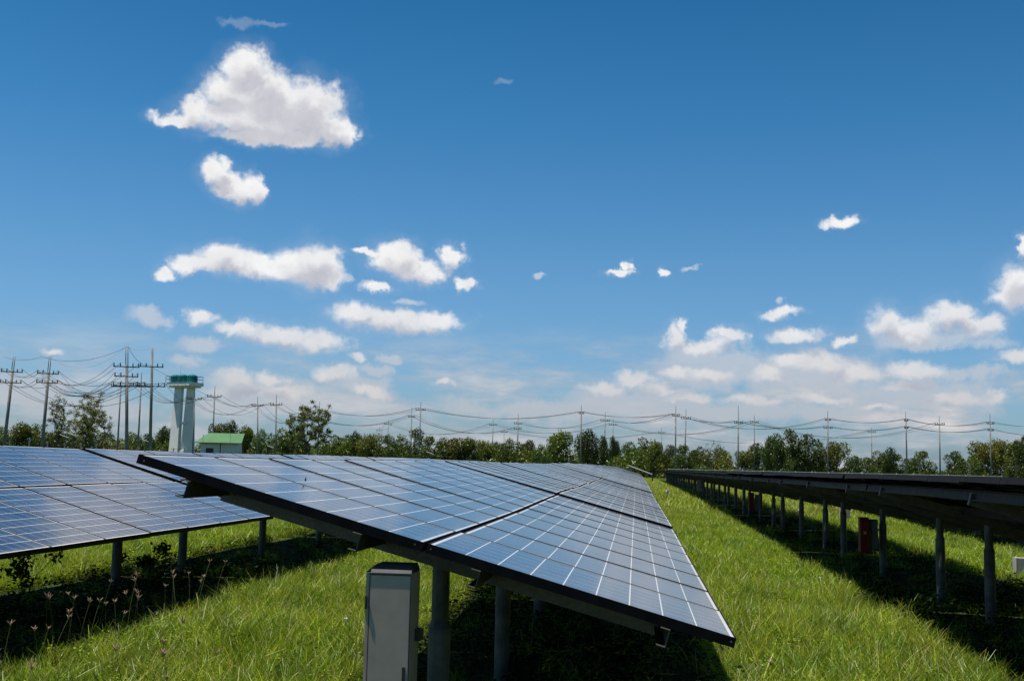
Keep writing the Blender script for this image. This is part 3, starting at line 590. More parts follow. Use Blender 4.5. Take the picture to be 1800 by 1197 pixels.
for (tx, ty, bx, arms, H, thick, twin, lab) in POLES:
    top = on_z(tx, ty, H + 0.15)
    dep = (top - CAM).dot(FW)
    zb = gz(top.x, top.y)
    # base under the top, leaning by the photo's offset
    b0 = on_z(tx, ty, H + 0.15); hb = ray(bx, 800); s = dep / 1.0
    base = CAM + ray(bx, 800) * dep; base.z = zb
    # part of the lean is the camera's roll: keep the true base position
    root = empty('power_pole', base, lab, 'power pole', 'power poles crossing the site')
    tl = top - base; k = thick; 
    def on(pyy):                                # point along the pole at a photo row
        lo, hi = 0.0, 1.0
        for _ in range(30):
            md = (lo + hi) / 2; P_ = base + tl * md; d = P_ - CAM; yy = 598.5 - FOC * d.dot(CY) / d.dot(FW)
            if yy > pyy: lo = md
            else: hi = md
        return tl * lo
    arm1 = on(arms[0][0])
    a = MB(); bodytop = arm1 * 1.02
    if twin:
        a.tube((0, 0, -0.5), bodytop, 0.155 * k, 0.11 * k, n=8)
        off = R0 * 0.10
        for s_ in (-1, 1): a.tube(bodytop - tl.normalized() * 0.3 + off * s_, tl + off * s_, 0.045, 0.04, n=6)
    else:
        ext = tl if thick > 1.2 else bodytop
        a.tube((0, 0, -0.5), ext, 0.155 * k, (0.10 if thick < 1.2 else 0.085) * k, n=8)
    a.build('shaft', M_POLEC, root, smooth=True)
    if not twin and thick <= 1.2:
        a = MB(); a.tube(bodytop - tl.normalized() * 0.2, tl, 0.05, 0.03, n=5); a.build('spike', M_GALV, root)
    ends = []
    # arms turn across the line of wires
    adir = (R0 * 0.95 + F0 * 0.3).normalized()
    for (ay, hw) in arms:
        c = on(ay); a = MB(); hw *= 0.95; c2 = c + Vector((0, 0, 0))
        e0, e1 = c2 - adir * hw - F0 * 0.16, c2 + adir * hw - F0 * 0.16
        a.tube(e0, e1, 0.06, n=4); a.build('crossarm', M_DARK, root)
        for f in (-0.93, -0.45, 0.5, 0.93):
            q = c2 + adir * hw * f - F0 * 0.16; a = MB(); a.tube(q + Vector((0, 0, 0.04)), q + Vector((0, 0, 0.34)), 0.065, 0.045, n=6); a.build('insulator', M_INS, root)
        ends.append([base + c2 + adir * hw * f - F0 * 0.16 + Vector((0, 0, 0.36)) for f in (-0.93, -0.45, 0.5, 0.93)])
    PP.append((base, tl, ends, on))

def wires(pa, pb, sag, idx, name, label, n=14, r=0.014):
    root = empty('overhead_wires', pa[0], label, 'power line', 'wires strung between the poles')
    for a_, b_ in zip(pa, pb):
        q = MB(); pts = []
        for i in range(n + 1):
            t = i / n; p_ = a_.lerp(b_, t); p_ = p_ - Vector((0, 0, sag * 4 * t * (1 - t))); pts.append(p_ - pa[0])
        q.sweep(pts, r, 4); q.build('wire', M_WIRE, root)
def ends(i, lev=0, sel=(0, 1, 3)): return [PP[i][2][lev][k] for k in sel]
def off(i, lev, px, py, dep_scale=1.0):
    e = ends(i, lev); d = (e[0] - CAM).dot(FW) * dep_scale; c = at_depth(px, py, d); m_ = (e[0] + e[2]) / 2
    return [c + (x - m_) for x in e]
S = [  # (pole a, level, pole b, level, sag m, label)
 (0,0,1,0,0.9,'upper wires between the two leftmost leaning poles'),(0,1,1,1,0.9,'lower wires between the two leftmost leaning poles'),
 (1,0,2,0,1.9,'top wires sagging from the second leaning pole to the twin-topped pole'),(1,1,2,2,1.6,'wires from the second leaning pole to the lowest arm of the twin-topped pole'),
 (1,0,2,1,2.5,'middle wires sagging low past the bare tree top'),
 (1,1,4,0,1.4,'lowest wires crossing in front of the bare tree to the thin left pole'),(0,1,3,1,2.6,'long wires from the leftmost pole to the jumper pole'),
 (2,2,3,1,0.1,'short taut wires between the two thick poles'),(4,0,5,0,0.1,'short taut wires between the two thin leaning poles'),
 (3,1,6,0,1.3,'wires from the jumper pole to the pole by the tower'),(5,0,6,0,1.6,'lower wires from the thin pole across the tower legs'),
 (6,0,7,0,0.6,'wires from the tower pole to the pole before the green roof'),(7,0,8,0,1.0,'upper wires right of the green roofed building'),(6,0,8,0,2.2,'lower wires drooping above the green roof'),
 (8,0,9,0,0.3,'short wires left of the broad round tree'),(9,0,11,0,1.4,'wires running into the broad round tree'),(8,0,10,0,2.2,'lower wires running into the broad round tree'),
 (11,0,15,0,1.3,'upper wires right of the broad round tree'),(11,1,14,0,1.5,'lower wires right of the broad round tree'),
 (15,0,19,0,1.5,'long upper wires from the close pair to the slender pole'),(14,0,18,1,2.2,'long lower wires from the close pair to the double-armed dark pole'),
 (19,0,23,0,0.8,'upper wires from the slender pole to the white based poles'),(18,0,20,0,1.5,'wires from the double-armed dark pole to the crossed pair'),
 (20,0,23,0,1.1,'lower wires from the crossed pair to the pale poles'),(23,0,24,0,0.3,'short wires linking the two pale poles'),
 (24,0,25,0,0.6,'wires from the pale pair to the next tall pale pole'),(24,0,27,0,2.0,'long wires sagging from the pale pair to the two-armed pole'),
 (25,0,27,1,0.8,'wires from the tall pale pole to the lower arm of the next'),
 (27,0,29,0,0.7,'upper wires left of the side bracket pole'),(27,1,29,1,0.7,'lower wires left of the side bracket pole'),
 (29,0,31,0,0.9,'upper wires left of the rightmost tall pole'),(29,1,31,1,0.8,'lower wires left of the rightmost tall pole'),
 (12,0,13,0,0.6,'short distant wires right of the broad round tree'),(13,0,16,0,2.6,'faint distant wires behind the close pair of poles'),(16,0,21,0,2.2,'faint distant wires behind the double-armed dark pole'),
 (21,0,26,0,2.5,'faint distant wires behind the two pale poles'),(26,0,30,0,3.0,'faint distant wires above the trees on the right'),(17,0,22,0,2.0,'faintest wires between two tiny distant poles'),(22,0,28,0,3.0,'faint low wires above the treetops toward the short dark pole')]
for (a_, la, b_, lb, sg, lab) in S:
    wires(ends(a_, la), ends(b_, lb), sg, 0, 'x', lab, r=0.022)
wires(off(0, 0, -60, 640), ends(0, 0), 0.4, 0, 'x', 'upper wires leaving the leftmost pole')
wires(off(0, 1, -60, 668), ends(0, 1), 0.4, 0, 'x', 'lower wires leaving the leftmost pole')
wires(ends(31, 0), off(31, 0, 1860, 745), 0.6, 0, 'x', 'upper wires leaving the rightmost tall pole')
wires(ends(31, 1), off(31, 1, 1860, 763), 0.6, 0, 'x', 'lower wires leaving the rightmost tall pole')
def shield(i, j, sag, lab):
    a_ = PP[i][0] + PP[i][1]; b_ = PP[j][0] + PP[j][1]; wires([a_], [b_], sag, 0, 'x', lab, r=0.006)
shield(0, 1, 0.3, 'thin top wire between the two leftmost poles'); shield(1, 2, 1.6, 'thin top wire high above the bare tree'); shield(2, 3, 0.3, 'thin top wire joining the two thick poles')
# low cables on the left, strung from pole to pole under the arms
def low(i, yi, j, yj, sag, lab):
    wires([PP[i][0] + PP[i][3](yi)], [PP[j][0] + PP[j][3](yj)], sag, 0, 'x', lab, r=0.016)
low(0, 705, 1, 720, 0.4, 'low cable between the two leftmost poles'); low(1, 720, 2, 713, 0.9, 'low cable passing behind the bare tree'); low(2, 718, 3, 743, 0.6, 'low cable between the two thick poles'); low(3, 745, 8, 757, 0.4, 'low cable from the jumper pole past the tower')

# ---------------------------------------------------------------- trees
def leaf_cloud(cents, rads, n, size, cols, rnd, squash=0.85, fill=0.35):
    """n small quads spread over and inside puffs; returns arrays"""
    k = rnd.choice(len(cents), n, p=(rads ** 2) / (rads ** 2).sum()); d = rnd.normal(size=(n, 3)); d /= np.linalg.norm(d, axis=1)[:, None]
    rr = rads[k] * (1 - fill * rnd.random(n) ** 1.5) * (1 + 0.13 * rnd.normal(size=n)); d[:, 2] *= squash
    c = cents[k] + d * rr[:, None]
    a = rnd.normal(size=(n, 3)) + d * 0.3; a /= np.linalg.norm(a, axis=1)[:, None]; b_ = np.cross(a, rnd.normal(size=(n, 3))); b_ /= np.linalg.norm(b_, axis=1)[:, None]
    s = size * (0.6 + 0.8 * rnd.random(n))[:, None]
    v = np.stack([c - a * s, c + b_ * s * 0.55, c + a * s, c - b_ * s * 0.55], 1).reshape(-1, 3)
    tone = np.clip(0.5 + 0.28 * rnd.normal(size=n) + 0.35 * (rnd.random(len(cents))[k] - 0.5), 0, 1)
    col = cols[0][None] * (1 - tone[:, None]) + cols[1][None] * tone[:, None]
    return v, np.repeat(col, 4, 0)
def quad_mesh(name, v, col, M):
    me = bpy.data.meshes.new(name); n = len(v) // 4
    me.vertices.add(len(v)); me.vertices.foreach_set('co', v.astype(np.float32).ravel())
    me.loops.add(n * 4); me.loops.foreach_set('vertex_index', np.arange(n * 4, dtype=np.int32)); me.polygons.add(n)
    me.polygons.foreach_set('loop_start', np.arange(0, n * 4, 4, dtype=np.int32)); me.polygons.foreach_set('loop_total', np.full(n, 4, np.int32)); me.update(calc_edges=True)
    ca = me.color_attributes.new('Col', 'FLOAT_COLOR', 'POINT'); ca.data.foreach_set('color', np.concatenate([col, np.ones((len(col), 1))], 1).astype(np.float32).ravel())
    me.materials.append(M); return me
GREENS = [(np.array([0.020, 0.042, 0.006]), np.array([0.120, 0.170, 0.020])), (np.array([0.028, 0.050, 0.008]), np.array([0.16, 0.190, 0.028])), (np.array([0.016, 0.030, 0.008]), np.array([0.080, 0.115, 0.020])), (np.array([0.040, 0.050, 0.010]), np.array([0.20, 0.20, 0.035]))]
def tree_variant(i):
    rnd = np.random.default_rng(50 + i); n = 20
    wide = [1.0, 0.9, 1.05, 0.95][i % 4]
    a = rnd.random(n) * 6.28; h = 0.14 + 0.70 * rnd.random(n); env = np.sqrt(np.clip(1 - ((h - 0.48) / 0.52) ** 2, 0.05, 1)) * wide * 0.38
    rr = env * np.sqrt(rnd.random(n)); cents = np.stack([np.cos(a) * rr, np.sin(a) * rr, h], 1); rads = 0.12 + 0.12 * rnd.random(n)
    cents[0] = (0.05, 0, 0.84); rads[0] = 0.15
    rads *= 0.8 + 0.4 * rnd.random(n)
    v, c = leaf_cloud(cents, rads, 5200, 0.024, GREENS[i % 4], rnd)
    crown = quad_mesh('crown', v, c, M_TREE)
    q = MB(); q.tube((0, 0, -0.03), (0.01, 0, 0.35), 0.022, 0.015, n=7)
    for k in range(6): q.tube((0.01, 0, 0.2 + 0.03 * k), cents[k] * 0.9, 0.010, 0.003, n=5)
    return crown, q.mesh('trunk', M_BARK)
TV = [tree_variant(i) for i in range(10)]
TREES = [(8,747,46,0),(38,746,50,1),(66,745,44,0),(118,762,60,2),(95,756,40,2),(168,752,60,2),(232,757,42,1),(256,762,30,2),(283,757,36,1),(292,748,24,2),
 (384,744,34,3),(407,738,26,2),(432,752,40,1),(462,754,36,0),(500,752,50,1),(520,757,50,2),(585,762,50,0),(612,764,44,2),(626,757,20,2),(652,762,40,3),(684,762,34,0),(704,762,36,1),
 (735,750,34,0),(757,764,42,0),(795,769,50,3),(822,772,40,1),(848,773,38,3),(872,776,30,2),(898,770,36,0),(930,773,34,2),(950,778,28,0),(982,761,56,1),(1033,754,36,2),(1058,765,22,2),(1078,766,18,2),(1098,780,34,0),
 (1127,766,50,0),(1150,779,34,1),(1178,782,38,2),(1203,780,44,0),(1228,784,36,1),(1262,785,46,0),(1308,792,34,3),(1334,778,40,2),(1357,766,38,2),(1383,754,42,2),(1400,780,60,0),(1424,763,42,2),(1446,788,36,0),
 (1470,776,40,3),(1500,800,28,2),(1523,802,34,0),(1545,792,42,1),(1562,786,26,2),(1578,796,36,0),(1604,805,26,2),(1622,790,36,0),(1680,793,40,2),(1706,800,36,0),(1725,776,46,3),(1757,772,52,3),(1786,776,40,1),(1800,766,30,2)]
POLEX = [(p_[0], p_[7]) for p_ in POLES]
seen_lab = {}
SHORT = ['farthest left leaning pole', 'second leaning pole', 'twin-topped pole', 'thick jumper pole', 'thin leaning pole', 'second thin leaning pole', 'pole by the tower', 'pole before the green roof', 'pole right of the green roof', 'pole left of the round tree',
 'first pole in the round tree', 'second pole in the round tree', 'short pole right of the round tree', 'mid-height pole past the round tree', 'shorter pole of the close pair', 'taller pole of the close pair', 'pole left of the double-armed black pole', 'tiny pole by the double-armed black pole', 'double-armed black pole', 'slender pole by the domed tree',
 'taller pole of the crossed pair', 'shorter pole of the crossed pair', 'tiny pole left of the pale pair', 'left pole of the pale pair', 'right pole of the pale pair', 'pole right of the feathery crown', 'short pole past the feathery crown', 'two-armed pole on the right', 'short dark pole in the gap', 'side bracket pole', 'broad-armed dark pole', 'rightmost tall pole']
def tree_label(px, w, kind, i):
    tone = ['mid green', 'olive green', 'dark green', 'yellow-green'][kind]; size = 'broad' if w > 45 else ('narrow' if w < 28 else 'rounded')
    j = min(range(len(POLEX)), key=lambda k: abs(POLEX[k][0] - px)); dx = px - POLEX[j][0]
    side = 'behind' if abs(dx) < 6 else ('left of' if dx < 0 else 'right of'); near = 'just ' if 6 <= abs(dx) < 22 else ''
    short = SHORT[j]
    for wd in (' at the far end of the right row', ' of the crossed pair left of the grass alley', ' of the close pair above the climbing bush'):
        short = short.replace(wd, {' at the far end of the right row': ' in line with the right row', ' of the crossed pair left of the grass alley': ' of the crossed pair', ' of the close pair above the climbing bush': ' of the close pair'}[wd])
    lab = f'{size} {tone} tree {near}{side} the {short}'
    w_ = lab.split(); return lab if len(w_) <= 14 else ' '.join(w_).replace('shorter dark pole right of the tall pale pole', 'shorter dark pole').replace('tall pale pole right of the feathery bare crown', 'pole by the feathery crown').replace('power pole ', 'pole ')
for i, (px, ty, w, kind) in enumerate(TREES):
    dep = 196 + 34 * random.random(); top = at_depth(px, ty, dep); z0 = gz(top.x, top.y); h = top.z - z0; wm = w / FOC * dep
    var = [j for j in range(10) if j % 4 == kind][random.randrange(len([j for j in range(10) if j % 4 == kind]))]
    crown, trunk = TV[var]
    lab = tree_label(px, w, kind, i); c_ = seen_lab.get(lab, 0); seen_lab[lab] = c_ + 1
    if c_: lab = lab.replace(' tree ', [' ', ' lower tree ', ' smaller tree ', ' bushy tree ', ' leaning tree '][c_])
    root = empty('tree', (top.x, top.y, z0), lab, 'tree', 'trees along the far edge of the site', rz=random.random() * 6.28)
    root.scale = (wm * 1.3, wm * 1.3, h / 0.98)
    link('crown', crown, root); link('trunk', trunk, root)
# undergrowth that closes the tree line
def undergrowth():
    rnd = np.random.default_rng(5); vs = []; cs = []
    for px in np.arange(-80, 1900, 4.0):
        hmax = (31 if px < 1280 else 8) + 1.5 * FOC / 225
        dep = 205 + rnd.random() * 45; c = at_depth(px, 800, dep); hh = hmax / FOC * dep * (0.55 + 0.6 * rnd.random()); z0 = 0.1
        ce = np.array([[c.x + rnd.normal() * 0.8, c.y, z0 + hh * (0.3 + 0.25 * j)] for j in range(3)]); ra = np.array([0.9, 0.8, 0.55]) * hh * 0.45
        v, col = leaf_cloud(ce, ra, 420, 0.20, GREENS[rnd.integers(4)], rnd); vs.append(v); cs.append(col)
    o = link('undergrowth', quad_mesh('undergrowth', np.concatenate(vs), np.concatenate(cs), M_TREE)); tag(o, 'mass of low bushes filling the tree line', 'bushes', kind='stuff')
undergrowth()
def branchy(name, px, ty, w, dep, seed, label, n_leaf, n_tip, base, crown_lo, trunks=1, lsize=0.09, cols=None, shell=0.5, puff=0.35):
    """limbs reach out to points spread through the crown: each point hangs on the nearest limb grown so far"""
    nr = np.random.default_rng(seed)
    top = at_depth(px, ty, dep); z0 = gz(top.x, top.y); H = top.z - z0; Wm = w / FOC * dep
    root = empty(name, (top.x, top.y, z0), label, 'tree'); q = MB()
    zc, rz_ = H * (1 + crown_lo) / 2, H * (1 - crown_lo) / 2
    d = nr.normal(size=(n_tip, 3)); d /= np.linalg.norm(d, axis=1)[:, None]; rr = (1 - shell * nr.random(n_tip) ** 1.3)[:, None] * (1 + 0.07 * nr.normal(size=n_tip))[:, None]
    T = d * rr * np.array([Wm / 2, Wm / 2 * 0.8, rz_]) * 0.93 + np.array([0, 0, zc]); T = T[T[:, 2] > H * 0.18]
    nodes = []; par = []
    for t in range(trunks):
        a_ = (t - (trunks - 1) / 2) * Wm * 0.30; p0 = np.array([a_ * 0.25, 0.1 * t, -0.2]); last = -1
        for k in range(6):
            f = k / 5; p_ = p0 + np.array([a_ * f ** 1.3 + nr.normal() * 0.08, nr.normal() * 0.08, f * H * (base + 0.12 * nr.random())]); nodes.append(p_); par.append(last); last = len(nodes) - 1
    order = np.argsort(np.linalg.norm((T - np.array([0, 0, H * base])) , axis=1))
    for k in order:
        t_ = T[k]; A = np.array(nodes); dd = np.linalg.norm(A - t_, axis=1) + np.where(A[:, 2] > t_[2] + 0.3, 1.5, 0); jn = int(np.argmin(dd)); s_ = A[jn]; L = np.linalg.norm(t_ - s_); m_ = max(1, int(L / (0.07 * H))); last = jn
        for g in range(1, m_ + 1):
            f = g / m_; p_ = s_ * (1 - f) + t_ * f + np.array([0, 0, 0.10 * L * math.sin(f * 3.14)]) + nr.normal(size=3) * 0.02 * H * (f < 1) * 0.6; nodes.append(p_); par.append(last); last = len(nodes) - 1
    n = len(nodes); load = np.ones(n)
    for k in range(n - 1, -1, -1):
        if par[k] >= 0: load[par[k]] += load[k]
    rad = 0.0035 * H * load ** 0.36 * 0.62
    for k in range(n):
        if par[k] >= 0: q.tube(nodes[par[k]], nodes[k], min(rad[par[k]], rad[k] * 1.5), rad[k], n=6 if rad[k] > 0.05 else 4, caps=False)
    q.build('trunk', M_BARK, root)
    v, c = leaf_cloud(T, np.full(len(T), puff), n_leaf, lsize, cols or (np.array([0.05, 0.06, 0.014]), np.array([0.20, 0.20, 0.06])), nr, fill=1.0)
    link('crown', quad_mesh('crown', v, c, M_TREE), root)
branchy('bare_tree', 158, 686, 100, 150, 4, 'large sparse tree with bare branches left of the twin-topped pole', 11000, 200, 0.42, 0.22, trunks=3, lsize=0.085, shell=0.8, puff=0.42)
branchy('bare_tree', 107, 690, 46, 152, 9, 'thinner sparse tree at the left side of the large bare tree', 3600, 80, 0.5, 0.25, lsize=0.085, shell=0.8, puff=0.42)
branchy('round_tree', 547, 704, 92, 165, 21, 'broad round tree with dark forking limbs and thin foliage', 12500, 170, 0.36, 0.28, trunks=3, lsize=0.10, cols=(np.array([0.04, 0.055, 0.014]), np.array([0.17, 0.18, 0.05])), shell=0.65, puff=0.45)
branchy('feathery_tree', 1255, 771, 40, 190, 33, 'small tree with feathery bare twigs at its crown', 500, 70, 0.5, 0.3, trunks=2, lsize=0.08, cols=(np.array([0.06, 0.05, 0.03]), np.array([0.14, 0.11, 0.06])), shell=0.8)

# ---------------------------------------------------------------- fence, lamps, small things beyond the rows
def fence(name, pxs, dep, h, label, M, rail, gap):
    P0 = at_depth(pxs[0], 800, dep[0]); P1 = at_depth(pxs[1], 800, dep[1]); P0.z = P1.z = 0.1
    L = (P1 - P0).length; n = min(98, int(L / gap)); root = empty(name, P0, label, 'fence'); d = (P1 - P0) / n
    for i in range(n + 1):
        a = MB(); p_ = d * i; a.box((p_.x - 0.035, p_.y - 0.035, -0.3), (p_.x + 0.035, p_.y + 0.035, h + 0.05 * math.sin(i * 2.3))); a.build('post', M, root)
    for z_ in ((h - 0.12,) if rail else (0.5, 0.9, 1.3, h - 0.15)):
        a = MB(); a.tube(Vector((0, -0.08, z_)), d * n + Vector((0, -0.08, z_)), 0.045 if rail else 0.012, n=4); a.build('rail' if rail else 'wire', M if rail else M_GALV, root)
fence('wire_fence', (-60, 560), (72, 150), 2.6, 'low wire fence on concrete posts along the left tree line', M_CONC, False, 2.4)
fence('rail_fence', (1175, 1760), (178, 165), 1.78, 'pale rail fence behind the right row', M_WHITE, True, 2.4)
def lamp(px, py, dep, wpx, label, flat=0.35):
    c = at_depth(px, py, dep); z0 = gz(c.x, c.y); root = empty('solar_lamp', (c.x, c.y, z0), label, 'solar lamp', 'small solar panels on posts near the fence'); h = c.z - z0; w = wpx / FOC * dep
    a = MB(); a.tube((0, 0, -0.2), (0, 0, h), 0.05, n=7); a.build('post', M_GALV, root)
    a = MB(); Mx = Matrix.Translation((0, 0, h)) @ Matrix.Rotation(R(18), 4, 'Y') @ Matrix.Rotation(R(-14), 4, 'X'); a.box((-w / 2, -w * flat, 0), (w / 2, w * flat, 0.05), Mx); a.build('panel', M_WHITE, root)
lamp(128, 765, 125, 24, 'tilted white panel on a post, right and larger of the pair before the bare tree'); lamp(115, 768, 126, 18, 'tilted white panel on a post, left and smaller of the pair before the bare tree')
lamp(256, 775, 130, 12, 'small tilted white panel between the two thick power poles'); lamp(476, 786, 140, 12, 'small tilted white panel left of the broad round tree'); lamp(756, 797, 160, 14, 'small tilted grey panel right of the close pair of poles')
def barrier():
    c = on_z(1147, 834, 0.75); root = empty('barrier_arm', (c.x, c.y, gz(c.x, c.y)), 'white bar slanting up at the end of the grass alley', 'barrier')
    e = at_depth(1103, 817, (c - CAM).dot(FW)); a = MB(); a.tube((0, 0, 0), (e.x - c.x, 0, e.z - c.z + 0.6), 0.07, n=7)
    c0 = c - Vector((0, 0, gz(c.x, c.y))); 
    a = MB(); dep = 120; s_ = at_depth(1147, 834, dep); t = at_depth(1103, 817, dep); zb = gz(s_.x, s_.y); root.location = (s_.x, s_.y, zb)
    a.tube((0, 0, s_.z - zb), (t.x - s_.x, t.y - s_.y, t.z - zb), 0.05, 0.04, n=7); a.build('bar', M_WHITE, root)
    a = MB(); a.tube((0, 0, -0.2), (0, 0, s_.z - zb + 0.2), 0.08, n=7); a.tube((-1.2, 0, -0.2), (-1.2, 0, 1.0), 0.04, n=6); a.build('stand', M_GALV, root)
barrier()
c = at_depth(1173, 846, 60)
q = MB(); zb = gz(c.x, c.y); q.tube((0, 0, -0.1), (0, 0, 0.42), 0.035, n=8); q.tube((0, 0, 0.30), (0.0, 0, 0.40), 0.07, n=8); q.tube((0.0, 0, 0.3), (0.13, 0, 0.24), 0.03, n=6)
tag(q.build('standpipe', M_WHITE, loc=(c.x, c.y, zb)), 'small white standpipe in the grass left of the right row', 'standpipe')
# a small bird dropping-sized sensor seen on the nearest table
q = MB(); q.tube((0, 0, 0), (0, 0, 0.03), 0.011, 0.008, n=8); q.tube((0, 0, 0.03), (0.004, 0, 0.045), 0.006, 0.004, n=6)
ps = at_depth(537, 844, 1); d_ = ray(537, 845)
ct, st = math.cos(TILT), math.sin(TILT); nn = Vector((st, 0, ct)); t_ = (Vector((0, 0, G0)) - CAM).dot(nn) / d_.dot(nn); hit = CAM + d_ * t_
_b = q.build('bird', M_DARK, loc=hit - Vector((0, 0, 0.002))); _b.scale = (0.5, 0.5, 0.55)
tag(_b, 'tiny dark bird perched on the nearest solar table', 'bird')

# ---------------------------------------------------------------- grass and weeds
PROTO = bpy.data.collections.new('grass_prototypes')
def blades(name, n, rad, hmin, hmax, wid, cols, rnd, bend=0.5, segs=3, coll=None, dry=0.06):
    V = []; F = []; C = []
    for i in range(n):
        a = rnd.random() * 6.28; r = rad * math.sqrt(rnd.random()); x, y = r * math.cos(a), r * math.sin(a)
        h = hmin + (hmax - hmin) * rnd.random() ** 1.2; w = wid * (0.6 + 0.8 * rnd.random()); la = rnd.random() * 6.28; ln = bend * (0.25 + rnd.random()) * h; fa = rnd.random() * 3.14
        t = rnd.random(); col = [cols[0][k] * (1 - t) + cols[1][k] * t for k in range(3)]
        if rnd.random() < dry: col = [0.30, 0.26, 0.11]
        k0 = len(V)
        for s_ in range(segs + 1):
            f = s_ / segs; cx = x + math.cos(la) * ln * f * f; cy = y + math.sin(la) * ln * f * f; cz = h * (f - 0.18 * bend * f * f); ww = w * (1 - f ** 2) * 0.5 + 0.0006
            V += [(cx - math.cos(fa) * ww, cy - math.sin(fa) * ww, cz), (cx + math.cos(fa) * ww, cy + math.sin(fa) * ww, cz)]
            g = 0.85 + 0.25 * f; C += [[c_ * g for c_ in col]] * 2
        for s_ in range(segs): F.append((k0 + 2 * s_, k0 + 2 * s_ + 1, k0 + 2 * s_ + 3, k0 + 2 * s_ + 2))
    me = bpy.data.meshes.new(name); me.from_pydata(V, [], F); me.update()
    ca = me.color_attributes.new('Col', 'FLOAT_COLOR', 'POINT'); ca.data.foreach_set('color', np.concatenate([np.array(C), np.ones((len(C), 1))], 1).astype(np.float32).ravel())
    me.materials.append(M_GRASS); return me
def leaves_mesh(name, n, rad, hmax, size, cols, rnd):
    v = []; c = []
    for i in range(n):
        a = rnd.random() * 6.28; r = rad * math.sqrt(rnd.random()); z = hmax * (0.2 + 0.8 * rnd.random()); p_ = np.array([r * math.cos(a), r * math.sin(a), z]); fa = rnd.random() * 6.28; s_ = size * (0.6 + 0.8 * rnd.random())
        u = np.array([math.cos(fa), math.sin(fa), rnd.uniform(-.5, .4)]); w = np.array([-math.sin(fa), math.cos(fa), rnd.uniform(-.3, .3)]); t = rnd.random()
        v += [p_, p_ + u * s_ * 0.55 + w * s_ * 0.38, p_ + u * s_ * 1.1, p_ + u * s_ * 0.55 - w * s_ * 0.38]; c += [[cols[0][k] * (1 - t) + cols[1][k] * t for k in range(3)]] * 4
    return quad_mesh(name, np.array(v), np.array(c), M_LEAF)
GC = [((0.045, 0.105, 0.006), (0.33, 0.48, 0.030)), ((0.070, 0.135, 0.008), (0.46, 0.54, 0.060)), ((0.030, 0.080, 0.008), (0.20, 0.31, 0.030))]
def proto_coll(name, meshes):
    c_ = bpy.data.collections.new(name)
    for i, me in enumerate(meshes):
        o = bpy.data.objects.new(f'{name}_{i:02d}', me); c_.objects.link(o)
    return c_
r_ = random.Random(3)
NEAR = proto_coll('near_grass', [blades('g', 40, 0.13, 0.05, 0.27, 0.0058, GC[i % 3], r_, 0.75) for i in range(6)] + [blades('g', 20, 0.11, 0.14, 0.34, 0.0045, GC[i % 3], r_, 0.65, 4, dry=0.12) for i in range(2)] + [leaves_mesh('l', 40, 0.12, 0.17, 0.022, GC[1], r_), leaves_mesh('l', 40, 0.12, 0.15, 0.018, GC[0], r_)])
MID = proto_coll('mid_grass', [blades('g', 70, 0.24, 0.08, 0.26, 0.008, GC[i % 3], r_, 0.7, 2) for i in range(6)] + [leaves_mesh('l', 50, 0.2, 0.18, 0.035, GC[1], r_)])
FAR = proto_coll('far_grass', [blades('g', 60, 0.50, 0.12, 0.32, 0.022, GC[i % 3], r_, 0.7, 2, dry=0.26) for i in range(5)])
UND = proto_coll('under_growth', [leaves_mesh('l', 46, 0.16, 0.20, 0.045, ((0.006, 0.014, 0.003), (0.020, 0.036, 0.008)), r_) for i in range(3)] + [blades('g', 14, 0.14, 0.08, 0.26, 0.006, GC[2], r_, 0.8) for i in range(2)])  # leaf colours darkened to deepen the shade under the tables
def scatter(name, pts, scl, coll, nvar, rnd, label):
    n = len(pts); me = bpy.data.meshes.new(name); me.vertices.add(n); me.vertices.foreach_set('co', np.asarray(pts, np.float32).ravel())
    for an, dt, arr in (('rz', 'FLOAT', rnd.random(n) * 6.28), ('sc', 'FLOAT', scl), ('pick', 'INT', rnd.integers(0, nvar, n)), ('tx', 'FLOAT', rnd.normal(size=n) * 0.12)):
        at = me.attributes.new(an, dt, 'POINT'); at.data.foreach_set('value', np.asarray(arr, np.int32 if dt == 'INT' else np.float32))
    o = link(name, me); tag(o, label, 'grass', kind='stuff')
    g = bpy.data.node_groups.new(name, 'GeometryNodeTree'); g.interface.new_socket('Geometry', in_out='INPUT', socket_type='NodeSocketGeometry'); g.interface.new_socket('Geometry', in_out='OUTPUT', socket_type='NodeSocketGeometry')
    N = g.nodes; gi = N.new('NodeGroupInput'); go = N.new('NodeGroupOutput'); ip = N.new('GeometryNodeInstanceOnPoints'); ci = N.new('GeometryNodeCollectionInfo')
    ci.inputs['Collection'].default_value = coll; ci.inputs['Separate Children'].default_value = True; ci.inputs['Reset Children'].default_value = True
    def attr(nm, dt):
        a = N.new('GeometryNodeInputNamedAttribute'); a.data_type = dt; a.inputs[0].default_value = nm; return a.outputs[0]
    cx = N.new('ShaderNodeCombineXYZ'); L = g.links.new
    L(attr('rz', 'FLOAT'), cx.inputs[2]); L(attr('tx', 'FLOAT'), cx.inputs[0]); L(gi.outputs[0], ip.inputs['Points']); L(ci.outputs[0], ip.inputs['Instance']); ip.inputs['Pick Instance'].default_value = True
    L(attr('pick', 'INT'), ip.inputs['Instance Index']); L(cx.outputs[0], ip.inputs['Rotation']); sc3 = N.new('ShaderNodeCombineXYZ'); s_ = attr('sc', 'FLOAT')
    for k in range(3): L(s_, sc3.inputs[k])
    L(sc3.outputs[0], ip.inputs['Scale']); L(ip.outputs[0], go.inputs[0])
    md = o.modifiers.new('scatter', 'NODES'); md.node_group = g; return o
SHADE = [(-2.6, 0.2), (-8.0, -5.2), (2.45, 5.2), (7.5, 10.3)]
def cover(x, y): return any(a_ < x < c_ for a_, c_ in SHADE) and y > -0.5
